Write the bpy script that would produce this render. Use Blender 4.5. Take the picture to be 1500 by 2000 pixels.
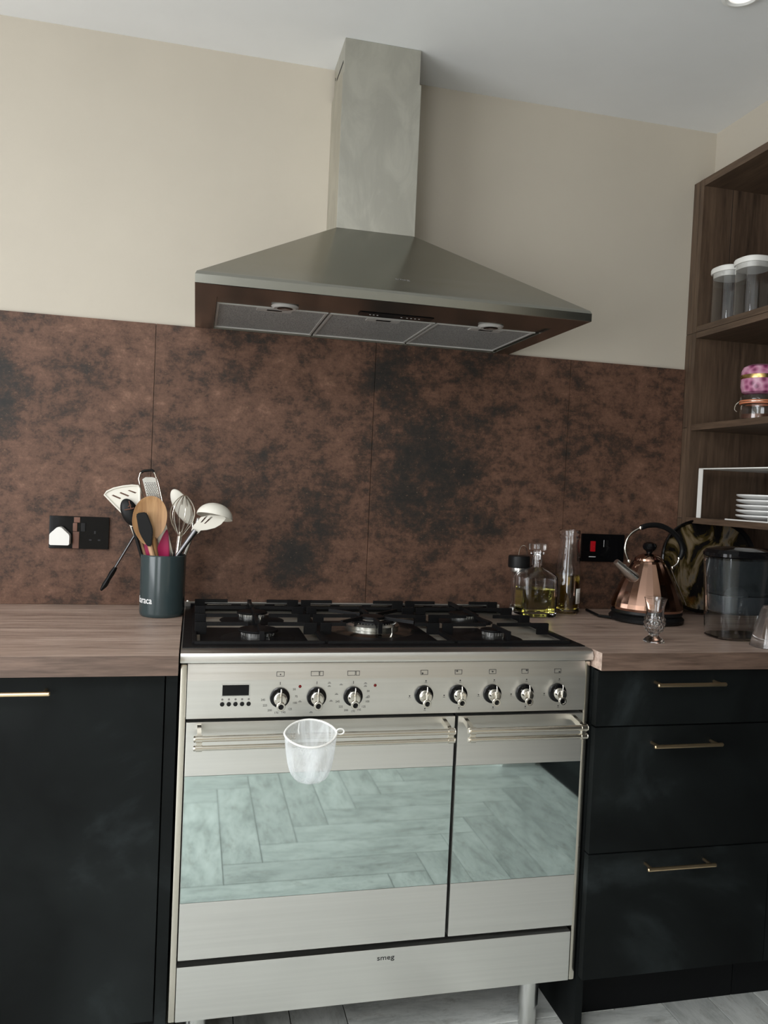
import bpy, bmesh, math, random
from mathutils import Vector, Matrix
random.seed(7)
PI = math.pi
SC = bpy.context.scene
COL = SC.collection
for o in list(bpy.data.objects): bpy.data.objects.remove(o)

# ------------------------------------------------------------------ camera
CX, CY, CZ = -0.4343, -2.2265, 1.2453
YAW, PITCH, ROLL, FPX = 0.2337, -0.0314, 0.0443, 1557.3
cy_, sy_ = math.cos(YAW), math.sin(YAW); cp_, sp_ = math.cos(PITCH), math.sin(PITCH)
FW = Vector((sy_*cp_, cy_*cp_, sp_)); r0 = Vector((cy_, -sy_, 0)); u0 = r0.cross(FW)
RT = r0*math.cos(ROLL) + u0*math.sin(ROLL); UP = -r0*math.sin(ROLL) + u0*math.cos(ROLL)
CAM = Vector((CX, CY, CZ))
cd = bpy.data.cameras.new('camera'); cam = bpy.data.objects.new('camera', cd); COL.objects.link(cam)
cd.sensor_fit = 'HORIZONTAL'; cd.sensor_width = 36; cd.lens = FPX/1500*36; cd.clip_start = .05; cd.clip_end = 60
cam.matrix_world = Matrix((( RT.x, UP.x, -FW.x, CX), (RT.y, UP.y, -FW.y, CY), (RT.z, UP.z, -FW.z, CZ), (0, 0, 0, 1)))
SC.camera = cam
def at(px, py, Y):
    """world point at distance plane y = Y that was measured at a photo pixel"""
    d = FW*FPX + RT*(px-750) - UP*(py-1000)
    return CAM + d*((Y-CY)/d.y)

# ------------------------------------------------------------------ world, light, exposure
w = bpy.data.worlds.new('world'); SC.world = w; w.use_nodes = True
bg = w.node_tree.nodes['Background']; bg.inputs[0].default_value = (.80, .90, 1, 1); bg.inputs[1].default_value = .7
def area(name, loc, to, sx, sy, e, col, spread=180):
    l = bpy.data.lights.new(name, 'AREA'); l.shape = 'RECTANGLE'; l.size = sx; l.size_y = sy; l.energy = e; l.color = col
    l.spread = math.radians(spread)
    o = bpy.data.objects.new(name, l); COL.objects.link(o); o.location = loc
    o.rotation_euler = (Vector(to)-Vector(loc)).to_track_quat('-Z', 'Y').to_euler()
    return o
area('window_daylight', (-2.94, -2.05, 1.30), (0, -2.05, 1.30), 2.0, 1.75, 70, (.97, .985, 1))
area('patio_daylight', (-2.25, -5.05, 1.15), (-2.25, 0, 1.15), 1.2, 2.0, 34, (.97, .985, 1))
area('added_overhead_fill', (-1.35, -2.75, 2.46), (-1.35, -2.75, 0), 1.3, 1.3, 46, (.97, .985, 1))  # added overhead fill for floor and worktops; no roof window is known
SC.view_settings.view_transform = 'Standard'; SC.view_settings.look = 'None'
SC.view_settings.gamma = 1; SC.view_settings.use_curve_mapping = False
SC.view_settings.exposure = 0.12

# ------------------------------------------------------------------ material helpers
class NT:
    def __init__(s, name):
        s.m = bpy.data.materials.new(name); s.m.use_nodes = True
        s.t = s.m.node_tree; s.b = s.t.nodes['Principled BSDF']; s.out = s.t.nodes['Material Output']
    def n(s, typ, **kw):
        x = s.t.nodes.new(typ)
        for k, v in kw.items():
            if k[0] == '_': x.inputs[k[1:].replace('_', ' ')].default_value = v
            else: setattr(x, k, v)
        return x
    def l(s, a, b): s.t.links.new(a, b)
    def coords(s, scale=(1, 1, 1), rnd=0, space='Object'):
        tc = s.n('ShaderNodeTexCoord'); mp = s.n('ShaderNodeMapping'); mp.inputs['Scale'].default_value = scale
        s.l(tc.outputs[space], mp.inputs[0])
        if rnd:
            oi = s.n('ShaderNodeObjectInfo'); mu = s.n('ShaderNodeVectorMath', operation='SCALE')
            mu.inputs[0].default_value = (rnd, rnd*.7, rnd*1.3); s.l(oi.outputs['Random'], mu.inputs['Scale'])
            s.l(mu.outputs[0], mp.inputs['Location'])
        return mp.outputs[0]
    def noise(s, vec, scale, detail=6, rough=.6, dist=0):
        x = s.n('ShaderNodeTexNoise'); x.inputs['Scale'].default_value = scale; x.inputs['Detail'].default_value = detail
        x.inputs['Roughness'].default_value = rough; x.inputs['Distortion'].default_value = dist
        s.l(vec, x.inputs['Vector']); return x.outputs['Fac']
    def ramp(s, fac, stops):
        x = s.n('ShaderNodeValToRGB'); e = x.color_ramp.elements
        e[0].position = stops[0][0]; e[0].color = c4(stops[0][1]); e[1].position = stops[-1][0]; e[1].color = c4(stops[-1][1])
        for p, c in stops[1:-1]:
            q = e.new(p); q.color = c4(c)
        s.l(fac, x.inputs[0]); return x.outputs[0]
    def math(s, op, a, b=None, clamp=False):
        x = s.n('ShaderNodeMath', operation=op); x.use_clamp = clamp
        for i, v in enumerate((a, b)):
            if v is None: continue
            if isinstance(v, (int, float)): x.inputs[i].default_value = v
            else: s.l(v, x.inputs[i])
        return x.outputs[0]
    def mix(s, fac, a, b, mode='MIX'):
        x = s.n('ShaderNodeMix', data_type='RGBA', blend_type=mode)
        for i, v in ((0, fac), (6, a), (7, b)):
            if isinstance(v, (int, float)): x.inputs[i].default_value = v
            elif isinstance(v, tuple): x.inputs[i].default_value = c4(v)
            else: s.l(v, x.inputs[i])
        return x.outputs[2]
    def bump(s, h, strength=.1, dist=.01):
        x = s.n('ShaderNodeBump'); x.inputs['Strength'].default_value = strength; x.inputs['Distance'].default_value = dist
        s.l(h, x.inputs['Height']); s.l(x.outputs[0], s.b.inputs['Normal'])
    def set(s, **kw):
        for k, v in kw.items():
            s.b.inputs[k.replace('_', ' ')].default_value = c4(v) if isinstance(v, tuple) else v
        return s
def c4(c): return (c[0], c[1], c[2], 1)
def srgb(r, g, b):
    f = lambda v: v/12.92 if v <= .04045 else ((v+.055)/1.055)**2.4
    return (f(r/255), f(g/255), f(b/255))
def plain(name, col, rough=.5, metal=0, **kw):
    t = NT(name); t.set(Base_Color=col, Roughness=rough, Metallic=metal, **kw)
    v = t.coords((1, 1, 1)); f = t.noise(v, 60, 3); r = t.n('ShaderNodeMapRange'); t.l(f, r.inputs[0])
    r.inputs[3].default_value = max(0, rough-.04); r.inputs[4].default_value = rough+.05; t.l(r.outputs[0], t.b.inputs['Roughness'])
    return t.m
def paint(name, col, rough=.75):
    t = NT(name); v = t.coords(space='Object')
    c = t.ramp(t.noise(v, 2.2, 4), [(.3, tuple(x*.96 for x in col)), (.7, tuple(min(1, x*1.03) for x in col))]); t.l(c, t.b.inputs['Base Color'])
    t.set(Roughness=rough); t.bump(t.noise(v, 180, 3), .06, .002); return t.m
def brushed(name, col, rough=.3, scale=(3, 200, 260), smudge=.12, var=.12, mottling=0.0):
    t = NT(name); t.set(Metallic=1.0)
    v = t.coords(scale); f = t.noise(v, 1, 3, .5)
    v2 = t.coords((1, 1, 1)); g = t.noise(v2, 5, 5, .55, .6)
    c = t.ramp(f, [(.25, tuple(x*(1-var) for x in col)), (.75, tuple(min(1, x*(1+var)) for x in col))])
    if mottling:
        gm = t.ramp(t.noise(t.coords((1.4, 1.4, .8)), 7, 5, .6, 1.5), [(.42, (1-mottling,)*3), (.62, (1, 1, 1))])
        c = t.mix(1.0, c, gm, 'MULTIPLY')
    t.l(c, t.b.inputs['Base Color'])
    r = t.math('ADD', t.math('MULTIPLY', f, .10), t.math('ADD', t.math('MULTIPLY', g, smudge), rough-.05-smudge*.5)); t.l(r, t.b.inputs['Roughness'])
    t.b.inputs['Anisotropic'].default_value = .35
    return t.m
def wood(name, dark, mid, light, grain='x', rough=.5, knots=True, bump=.1):
    t = NT(name)
    sc = {'x': (1.2, 14, 14), 'y': (14, 1.2, 14), 'z': (14, 14, 1.2)}[grain]
    v = t.coords(sc, rnd=3.0)
    a = t.noise(v, 1.5, 8, .62, 1.1); b = t.noise(t.coords(tuple(q*5 for q in sc), rnd=2.), 1.6, 4, .6)
    c = t.ramp(a, [(.28, dark), (.5, mid), (.72, light)])
    c = t.mix(.45, c, t.ramp(b, [(.3, dark), (.7, light)]))
    if knots:
        ks = {'x': (1.1, 3, 3), 'y': (3, 1.1, 3), 'z': (3, 3, 1.1)}[grain]
        k = t.noise(t.coords(ks, rnd=5.), 2.4, 3, .6, .8)
        c = t.mix(t.ramp(k, [(.66, (0, 0, 0)), (.74, (.75,)*3)]), c, tuple(x*.45 for x in dark))
    t.l(c, t.b.inputs['Base Color']); t.set(Roughness=rough); t.bump(b, bump, .003); return t.m
def glass(name, col=(1, 1, 1), rough=.0, ior=1.45):
    t = NT(name); t.set(Base_Color=col, Roughness=rough, IOR=ior, Transmission_Weight=1.0)
    return t.m

M = {}
M['wall'] = paint('beige_wall_paint', srgb(188, 180, 166))
M['ceiling'] = paint('white_ceiling_paint', srgb(232, 233, 233))
M['white_trim'] = paint('white_gloss_trim', srgb(235, 235, 232), .4)
M['steel'] = brushed('brushed_steel', srgb(224, 223, 219), .32, scale=(2, 120, 150), smudge=.08, var=.035)
M['steel_hob'] = brushed('hob_steel', srgb(205, 200, 188), .5, scale=(2, 120, 150), smudge=.05, var=.03)
M['steel_v'] = brushed('hood_steel', srgb(158, 157, 149), .20, scale=(2, 30, 30), smudge=.03, var=.012)
M['steel_ch'] = brushed('chimney_steel', srgb(200, 198, 188), .42, scale=(200, 200, 3), smudge=.18, var=.02, mottling=.13)
M['chrome'] = plain('chrome', srgb(220, 216, 208), .12, 1)
M['polished'] = plain('polished_steel', srgb(214, 208, 196), .2, 1)
M['silver'] = plain('silver_metal', srgb(215, 215, 212), .25, 1)
M['pale_metal'] = plain('pale_metal', srgb(190, 188, 184), .35, .25)
M['brass'] = plain('brushed_brass', srgb(222, 196, 158), .3, 1)
M['gold'] = plain('gold_band', srgb(200, 170, 110), .28, 1)
M['black_gloss'] = plain('black_gloss', (.004, .004, .0045), .08, Specular_IOR_Level=.22)
M['black'] = plain('black_satin', (.006, .0062, .0065), .42, Specular_IOR_Level=.22)
M['iron'] = plain('black_enamelled_iron', (.005, .005, .0055), .46, Specular_IOR_Level=.16)
M['black_matt'] = plain('black_matt', (.010, .010, .011), .7)
M['white_plastic'] = plain('white_plastic', srgb(232, 231, 226), .4)
M['silicone'] = plain('white_silicone', srgb(226, 222, 210), .5)
M['porcelain'] = plain('white_porcelain', srgb(232, 232, 230), .18)
M['cup'] = plain('dark_green_grey_glaze', srgb(52, 64, 66), .16)
M['bamboo'] = wood('tan_wood', srgb(120, 82, 48), srgb(165, 122, 78), srgb(190, 150, 104), 'z', .5, False)
M['handle_wood'] = wood('pale_handle_wood', srgb(165, 125, 92), srgb(192, 152, 118), srgb(208, 172, 138), 'z', .5, False)
M['magenta'] = plain('magenta_silicone', srgb(170, 22, 82), .4)
M['bronze'] = plain('bronze_brown', srgb(104, 68, 52), .35, .2)
M['dull_steel'] = plain('dull_steel', srgb(120, 120, 122), .34, 1)
M['ink'] = plain('black_ink', (.02, .02, .02), .5)
M['ink_grey'] = plain('grey_ink', (.16, .15, .14), .5)
M['white_ink'] = plain('white_ink', (.8, .8, .8), .5)
M['red'] = plain('red_switch', (.45, .008, .015), .25)
M['dark_red'] = plain('dark_red_lens', (.12, .006, .006), .2)
M['glass'] = glass('clear_glass')
M['glass_smoke'] = glass('smoke_clear_plastic', (.90, .925, .94), .02, 1.35)
M['oil'] = glass('yellow_oil', (.80, .74, .16), 0, 1.40)
M['amber'] = glass('amber_oil', (.60, .44, .08), 0, 1.40)
M['water'] = glass('water', (.95, .97, .97), 0, 1.33)
M['plinth'] = plain('black_plinth', (.005, .0055, .006), .6, Specular_IOR_Level=.12)
M['worktop'] = wood('oak_worktop', srgb(106, 86, 75), srgb(172, 147, 132), srgb(208, 186, 171), 'x', .4)
M['edge'] = wood('oak_edge_shaded', srgb(50, 38, 31), srgb(96, 76, 65), srgb(132, 109, 95), 'x', .5)  # worktop oak darkened, painting the front edge's shade into the wood colour
M['shelf_z'] = wood('dark_oak_upright', srgb(50, 38, 29), srgb(82, 65, 51), srgb(108, 88, 71), 'z', .5)
M['shelf_y'] = wood('dark_oak_shelf', srgb(50, 38, 29), srgb(82, 65, 51), srgb(108, 88, 71), 'y', .5)

def cabinet_mat():
    t = NT('black_slate_front'); v = t.coords((1, 1, 1), rnd=4.)
    a = t.noise(v, 3.2, 7, .62, .5); b = t.noise(v, 1.6, 3, .5)
    c = t.ramp(a, [(.35, srgb(11, 13, 13)), (.55, srgb(18, 21, 21)), (.72, srgb(40, 45, 46))])
    c = t.mix(t.ramp(b, [(.52, (0, 0, 0)), (.66, (.5,)*3)]), c, srgb(40, 44, 44))
    t.l(c, t.b.inputs['Base Color']); t.set(Roughness=.62, Specular_IOR_Level=.11); t.bump(t.noise(v, 90, 4), .05, .002); return t.m
M['cabinet'] = cabinet_mat()

def splash_mat():
    t = NT('oxidised_copper_print'); v = t.coords((1, 1, 1), space='Object')
    big = t.noise(v, 2.3, 5, .6, .4); med = t.noise(t.coords((1, 1, 1.5)), 5.5, 12, .74, .25); fine = t.noise(v, 55, 5, .7)
    streak = t.noise(t.coords((3, 1, 26)), 3.2, 5, .7, .8)
    # printed dark clouds of the pattern, at fixed places on the board
    mask = None
    for (x, z, rx, rz, s) in ((.32, 1.28, .60, .62, .11), (.20, 1.32, .26, .44, .17), (.07, 1.55, .16, .16, .2), (-.16, 1.05, .16, .16, .22), (.42, 1.14, .16, .14, .14),
                              (-.98, 1.45, .26, .20, .26), (-.10, 1.22, .10, .22, .12), (-.72, 1.52, .12, .16, .10), (.9, 1.1, .2, .3, .08)):
        mp = t.n('ShaderNodeMapping', vector_type='POINT'); tc = t.n('ShaderNodeTexCoord'); t.l(tc.outputs['Object'], mp.inputs[0])
        mp.inputs['Location'].default_value = (-x/rx, 0, -z/rz); mp.inputs['Scale'].default_value = (1/rx, 0, 1/rz)
        g = t.n('ShaderNodeTexGradient', gradient_type='QUADRATIC_SPHERE'); t.l(mp.outputs[0], g.inputs[0])
        q = t.math('MULTIPLY', g.outputs['Fac'], s*1.25)
        mask = q if mask is None else t.math('ADD', mask, q)
    med2 = t.noise(t.coords((1, 1, 1.3)), 13, 12, .8, .2); grain = t.noise(v, 48, 8, .8)
    f = t.math('ADD', t.math('MULTIPLY', med, .55), t.math('MULTIPLY', big, .45))
    f = t.math('ADD', f, t.math('MULTIPLY', t.math('SUBTRACT', med2, .5), .95))
    f = t.math('ADD', f, t.math('MULTIPLY', t.math('SUBTRACT', grain, .5), .62))
    f = t.math('ADD', f, t.math('MULTIPLY', t.math('SUBTRACT', streak, .5), .16))
    f = t.math('SUBTRACT', f, mask)
    c = t.ramp(f, [(.20, srgb(34, 32, 30)), (.32, srgb(46, 39, 34)), (.41, srgb(68, 50, 40)), (.50, srgb(90, 65, 52)), (.62, srgb(106, 78, 63)), (.78, srgb(134, 102, 84))])
    sp = t.ramp(t.noise(v, 150, 3, .7), [(.64, (0, 0, 0)), (.72, (.4,)*3)])
    c = t.mix(sp, c, srgb(142, 112, 88))
    t.l(c, t.b.inputs['Base Color']); t.set(Roughness=.55); t.b.inputs['Specular IOR Level'].default_value = .3
    t.bump(fine, .05, .002); return t.m
M['splash'] = splash_mat()

def floor_mat():
    t = NT('grey_stone_plank'); v = t.coords((1.0, 3.0, 1), rnd=9.)
    a = t.noise(v, 5.5, 12, .76, .3); b = t.noise(t.coords((1, 2.6, 1), rnd=4.), 13, 9, .78, .5)
    oi = t.n('ShaderNodeObjectInfo')
    c = t.ramp(a, [(.32, srgb(160, 164, 160)), (.5, srgb(204, 207, 203)), (.68, srgb(226, 228, 224))])
    c = t.mix(t.ramp(b, [(.33, (.55,)*3), (.47, (0, 0, 0))]), c, srgb(140, 136, 126))
    br = t.n('ShaderNodeMapRange'); t.l(oi.outputs['Random'], br.inputs[0]); br.inputs[3].default_value = .84; br.inputs[4].default_value = 1.12
    sc = t.n('ShaderNodeVectorMath', operation='SCALE'); t.l(c, sc.inputs[0]); t.l(br.outputs[0], sc.inputs['Scale'])
    t.l(sc.outputs[0], t.b.inputs['Base Color']); t.set(Roughness=.5); t.bump(a, .08, .003); return t.m
M['plank'] = floor_mat()
M['subfloor'] = plain('dark_joint', srgb(84, 86, 82), .8)

def oven_glass_mat():
    t = NT('mirrored_oven_glass'); v = t.coords((1, 1, 1))
    t.set(Metallic=1.0, Base_Color=srgb(192, 207, 204))
    r = t.n('ShaderNodeMapRange'); t.l(t.noise(v, 7, 4), r.inputs[0]); r.inputs[3].default_value = .015; r.inputs[4].default_value = .05
    t.l(r.outputs[0], t.b.inputs['Roughness']); return t.m
M['oven_glass'] = oven_glass_mat()

def copper_mat():
    t = NT('rose_gold_metal'); t.set(Metallic=1.0, Base_Color=srgb(182, 146, 128))
    r = t.n('ShaderNodeMapRange'); t.l(t.noise(t.coords(), 9, 3), r.inputs[0]); r.inputs[3].default_value = .08; r.inputs[4].default_value = .16
    t.l(r.outputs[0], t.b.inputs['Roughness']); return t.m
M['copper'] = copper_mat()

def filter_mat():
    t = NT('grease_filter_mesh'); t.set(Metallic=.2, Roughness=.5)
    v = t.n('ShaderNodeTexVoronoi'); v.inputs['Scale'].default_value = 260; t.l(t.coords((1, 1.8, 1)), v.inputs['Vector'])
    c = t.ramp(v.outputs['Distance'], [(.15, srgb(70, 70, 70)), (.5, srgb(165, 165, 163))]); t.l(c, t.b.inputs['Base Color'])
    t.bump(v.outputs['Distance'], .5, .002); return t.m
M['filter'] = filter_mat()

def tray_mat():
    t = NT('marbled_leaf_print'); v = t.coords((1, 1, .7), rnd=0)
    a = t.noise(v, 9.5, 5, .55, 1.6); b = t.noise(v, 6, 4, .5, .8)
    c = t.ramp(a, [(.34, (.004, .004, .005)), (.47, (.010, .009, .008)), (.51, srgb(70, 58, 26)), (.57, srgb(128, 112, 88)), (.62, srgb(108, 104, 98)), (.68, srgb(20, 19, 18))])
    c = t.mix(t.ramp(b, [(.55, (0, 0, 0)), (.64, (.8,)*3)]), c, srgb(120, 78, 26))
    t.l(c, t.b.inputs['Base Color']); t.set(Roughness=.25); return t.m
M['tray'] = tray_mat()

def pink_mat():
    t = NT('pink_floral_tin'); v = t.n('ShaderNodeTexVoronoi'); v.inputs['Scale'].default_value = 55; t.l(t.coords(), v.inputs['Vector'])
    c = t.ramp(v.outputs['Distance'], [(.2, srgb(116, 44, 82)), (.45, srgb(172, 104, 136)), (.8, srgb(198, 150, 170))])
    t.l(c, t.b.inputs['Base Color']); t.set(Roughness=.3); return t.m
M['pink'] = pink_mat()

def net_mat():
    t = NT('white_fine_mesh'); v = t.coords((1, 1, 1)); t.set(Base_Color=srgb(228, 232, 234), Roughness=.6)
    tr = t.n('ShaderNodeBsdfTransparent'); mx = t.n('ShaderNodeMixShader')
    fac = t.ramp(t.noise(t.coords((1, 1, .35)), 38, 5, .6, 1.), [(.35, (.45,)*3), (.65, (.78,)*3)])
    t.l(fac, mx.inputs[0]); t.l(t.b.outputs[0], mx.inputs[1]); t.l(tr.outputs[0], mx.inputs[2]); t.l(mx.outputs[0], t.out.inputs[0])
    t.bump(t.noise(t.coords((1, 1, .5)), 60, 4), .3, .004); return t.m
M['net'] = net_mat()
lamp = NT('downlight_lens'); lamp.set(Base_Color=(.8, .8, .8), Roughness=.3, Emission_Color=(1, .93, .9), Emission_Strength=.9); M['lamp'] = lamp.m

# ------------------------------------------------------------------ geometry helpers
class MB:
    def __init__(s): s.v = []; s.f = []
    def add(s, vs, fs):
        n = len(s.v); s.v += [tuple(v) for v in vs]; s.f += [tuple(i+n for i in f) for f in fs]; return s
    def box(s, x0, x1, y0, y1, z0, z1, bev=0):
        x0, x1 = sorted((x0, x1)); y0, y1 = sorted((y0, y1)); z0, z1 = sorted((z0, z1))
        if bev <= 0:
            return s.add([(x, y, z) for x in (x0, x1) for y in (y0, y1) for z in (z0, z1)],
                         [(0, 1, 3, 2), (4, 6, 7, 5), (0, 4, 5, 1), (2, 3, 7, 6), (0, 2, 6, 4), (1, 5, 7, 3)])
        bm = bmesh.new(); bmesh.ops.create_cube(bm, size=1)
        for v in bm.verts: v.co = Vector(((x0+x1)/2+v.co.x*(x1-x0), (y0+y1)/2+v.co.y*(y1-y0), (z0+z1)/2+v.co.z*(z1-z0)))
        bmesh.ops.bevel(bm, geom=list(bm.edges), offset=bev, segments=2, affect='EDGES', profile=.7)
        bm.verts.index_update(); s.add([v.co for v in bm.verts], [[v.index for v in f.verts] for f in bm.faces]); bm.free(); return s
    def tube(s, pts, r, seg=12, caps=True, closed=False):
        pts = [Vector(p) for p in pts]; n = len(pts); rs = r if isinstance(r, (list, tuple)) else [r]*n
        vs = []; ref = None
        for i, p in enumerate(pts):
            if closed: t = pts[(i+1) % n]-pts[i-1]
            else: t = pts[min(i+1, n-1)]-pts[max(i-1, 0)]
            t.normalize()
            if ref is None: ref = Vector((0, 0, 1)) if abs(t.z) < .9 else Vector((1, 0, 0))
            a = (ref-t*ref.dot(t)).normalized(); b = t.cross(a); ref = a
            ra, rb = rs[i] if isinstance(rs[i], tuple) else (rs[i], rs[i])
            for k in range(seg):
                th = 2*PI*k/seg; vs.append(p+a*ra*math.cos(th)+b*rb*math.sin(th))
        fs = []
        for i in range(n if closed else n-1):
            j = (i+1) % n
            for k in range(seg): fs.append((i*seg+k, i*seg+(k+1) % seg, j*seg+(k+1) % seg, j*seg+k))
        if caps and not closed: fs.append(tuple(range(seg-1, -1, -1))); fs.append(tuple((n-1)*seg+k for k in range(seg)))
        return s.add(vs, fs)
    def lathe(s, prof, c=(0, 0, 0), seg=32, axis='z', sx=1, sy=1, power=None, rot=0):
        vs = []; fs = []; idx = []
        for r, z in prof:
            if r < 1e-6: idx.append([len(vs)]*seg); vs.append(s._ax(0, 0, z, c, axis)); continue
            row = []
            for k in range(seg):
                th = 2*PI*k/seg+rot; a, b = math.cos(th), math.sin(th)
                if power:
                    a2 = math.copysign(abs(a)**power, a); b2 = math.copysign(abs(b)**power, b); a, b = a2, b2
                row.append(len(vs)); vs.append(s._ax(r*a*sx, r*b*sy, z, c, axis))
            idx.append(row)
        for i in range(len(prof)-1):
            for k in range(seg):
                q = (idx[i][k], idx[i][(k+1) % seg], idx[i+1][(k+1) % seg], idx[i+1][k]); q = tuple(dict.fromkeys(q))
                if len(q) > 2: fs.append(q)
        return s.add(vs, fs)
    def _ax(s, a, b, z, c, axis):
        if axis == 'z': return (c[0]+a, c[1]+b, c[2]+z)
        if axis == 'y': return (c[0]+a, c[1]-z, c[2]+b)      # axis pointing to -y (out of the wall)
        return (c[0]+z, c[1]+a, c[2]+b)
    def prism(s, poly, h0, h1, axis='y'):
        """poly in the plane across axis; extruded from h0 to h1"""
        def P(a, b, h): return {'y': (a, h, b), 'z': (a, b, h), 'x': (h, a, b)}[axis]
        n = len(poly); vs = [P(a, b, h0) for a, b in poly]+[P(a, b, h1) for a, b in poly]
        return s.add(vs, [tuple(range(n)), tuple(range(2*n-1, n-1, -1))]+[(i, i+n, (i+1) % n+n, (i+1) % n) for i in range(n)])
    def xf(s, m, start=0):
        for i in range(start, len(s.v)): s.v[i] = tuple(m @ Vector(s.v[i]))
        return s
    def mesh(s, name, mat, smooth=35):
        me = bpy.data.meshes.new(name); me.from_pydata(s.v, [], s.f); me.update()
        bm = bmesh.new(); bm.from_mesh(me); bmesh.ops.recalc_face_normals(bm, faces=bm.faces); bm.to_mesh(me); bm.free()
        if smooth:
            me.polygons.foreach_set('use_smooth', [True]*len(me.polygons)); me.set_sharp_from_angle(angle=math.radians(smooth))
        if mat: me.materials.append(mat)
        me['wn'] = 1 if smooth else 0
        return me
    def obj(s, name, mat, parent=None, label=None, smooth=35):
        return link(name, s.mesh(name, M[mat] if isinstance(mat, str) else mat, smooth), parent, label)
def weighted(o):
    if o.data is not None and o.data.get('wn'):
        md = o.modifiers.new('weighted_normal', 'WEIGHTED_NORMAL'); md.keep_sharp = True; md.weight = 100
def link(name, me, parent=None, label=None):
    o = bpy.data.objects.new(name, me); COL.objects.link(o); weighted(o)
    if parent is not None:
        o.parent = parent
        if me is not None: o.matrix_parent_inverse = Matrix.Translation(parent.location).inverted() if parent.parent is None else parent_inv(parent)
    if label: o['label'] = label
    return o
def parent_inv(p):
    q = p
    while q.parent is not None: q = q.parent
    return Matrix.Identity(4) if p.parent is None else p_world(p).inverted()
def p_world(p):
    if p.parent is None: return Matrix.Translation(p.location) @ p.rotation_euler.to_matrix().to_4x4()
    return p_world(p.parent) @ p.matrix_parent_inverse @ (Matrix.Translation(p.location) @ p.rotation_euler.to_matrix().to_4x4())
def thing(name, label, cat, loc=(0, 0, 0), group=None):
    o = bpy.data.objects.new(name, None); COL.objects.link(o); o.location = loc; o.empty_display_size = .02
    return tag(o, label, cat, group)
def tag(o, label, cat, group=None):
    o['label'] = label; o['category'] = cat
    if group: o['group'] = group
    return o
def struct(o): o['kind'] = 'structure'; return o
def copy_tree(o, delta, parent=None, top=True):
    c = o.copy(); COL.objects.link(c)
    if parent is not None: c.parent = parent; c.matrix_parent_inverse = o.matrix_parent_inverse.copy()
    else: c.location = o.location+Vector(delta)
    for ch in o.children: copy_tree(ch, delta, c)
    return c
def text_mesh(txt, size, mat, extrude=.0003, align='CENTER', shear=0, bold=0):
    cu = bpy.data.curves.new('lettering', 'FONT'); cu.body = txt; cu.size = size; cu.extrude = extrude; cu.align_x = align; cu.align_y = 'CENTER'
    cu.shear = shear; cu.offset = bold; cu.resolution_u = 3
    o = bpy.data.objects.new('lettering', cu); COL.objects.link(o); bpy.context.view_layer.update()
    dg = bpy.context.evaluated_depsgraph_get(); me = bpy.data.meshes.new_from_object(o.evaluated_get(dg))
    bpy.data.objects.remove(o); bpy.data.curves.remove(cu); me.materials.clear(); me.materials.append(M[mat]); return me
def put_text(name, txt, size, mat, x, y, z, parent, label=None, slant=0, extrude=.0003, bold=0, sx=1):
    """flat lettering on a face that looks towards -y"""
    me = text_mesh(txt, size, mat, extrude, bold=bold)
    me.transform(Matrix.Translation((x, y, z)) @ Matrix.Rotation(PI/2+slant, 4, 'X') @ Matrix.Scale(sx, 4, (1, 0, 0)))
    return link(name, me, parent, label)

# ------------------------------------------------------------------ the room
XL, XR, YB, HC = -3.0, 1.108, -5.15, 2.3907
struct(MB().box(XL-.12, 1.46, 0, .12, 0, HC+.1).obj('wall_back', 'wall'))
struct(MB().box(XR, 1.46, -2.33, 0, 2.228, HC).obj('wall_right', 'wall'))           # boxing above the tall units
MB_wr = MB().box(1.36, 1.46, -2.33, 0, 0, 2.228); struct(MB_wr.obj('wall_right_recess', 'wall'))
struct(MB().box(.98, 1.46, -2.445, -2.345, 0, HC).box(1.36, 1.46, YB, -2.445, 0, HC).obj('wall_right_nib', 'wall'))
struct(MB().box(.96, .98, -2.445, -2.345, .0, .12, .004).box(.965, 1.13, -2.345, -2.325, 0.0, .12, .004).obj('baseboard_right', 'white_trim'))
wl = MB().box(XL-.12, XL, YB, -3.1, 0, HC).box(XL-.12, XL, -1.0, 0, 0, HC).box(XL-.12, XL, -3.1, -1.0, 0, .38).box(XL-.12, XL, -3.1, -1.0, 2.22, HC)
struct(wl.obj('wall_left', 'wall'))
wf = MB().box(XL-.12, XL, YB-.12, YB, 0, HC).box(XL, -2.90, YB-.12, YB, 0, HC).box(-1.60, 1.46, YB-.12, YB, 0, HC).box(-2.90, -1.60, YB-.12, YB, 2.18, HC)
struct(wf.obj('wall_front', 'wall'))
w1 = struct(MB().box(-3.08, -3.03, -3.1, -1.0, .38, .44).box(-3.08, -3.03, -3.1, -1.0, 2.16, 2.22).box(-3.08, -3.03, -3.1, -3.04, .44, 2.16).box(-3.08, -3.03, -1.06, -1.0, .44, 2.16).box(-3.08, -3.03, -2.08, -2.02, .44, 2.16).obj('window_1', 'white_trim'))
w2 = struct(MB().box(-2.90, -2.84, -5.25, -5.19, 0, 2.18).box(-1.66, -1.60, -5.25, -5.19, 0, 2.18).box(-2.84, -1.66, -5.25, -5.19, 2.10, 2.18).box(-2.84, -1.66, -5.25, -5.19, 0, .07).obj('door_1', 'white_trim'))
struct(MB().box(XL-.12, -2.0, YB-.12, .12, HC, HC+.1).box(-.7, 1.46, YB-.12, .12, HC, HC+.1).box(-2.0, -.7, -2.1, .12, HC, HC+.1).box(-2.0, -.7, YB-.12, -3.4, HC, HC+.1).obj('ceiling', 'ceiling'))  # hole over the room added to let the overhead fill through
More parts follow.
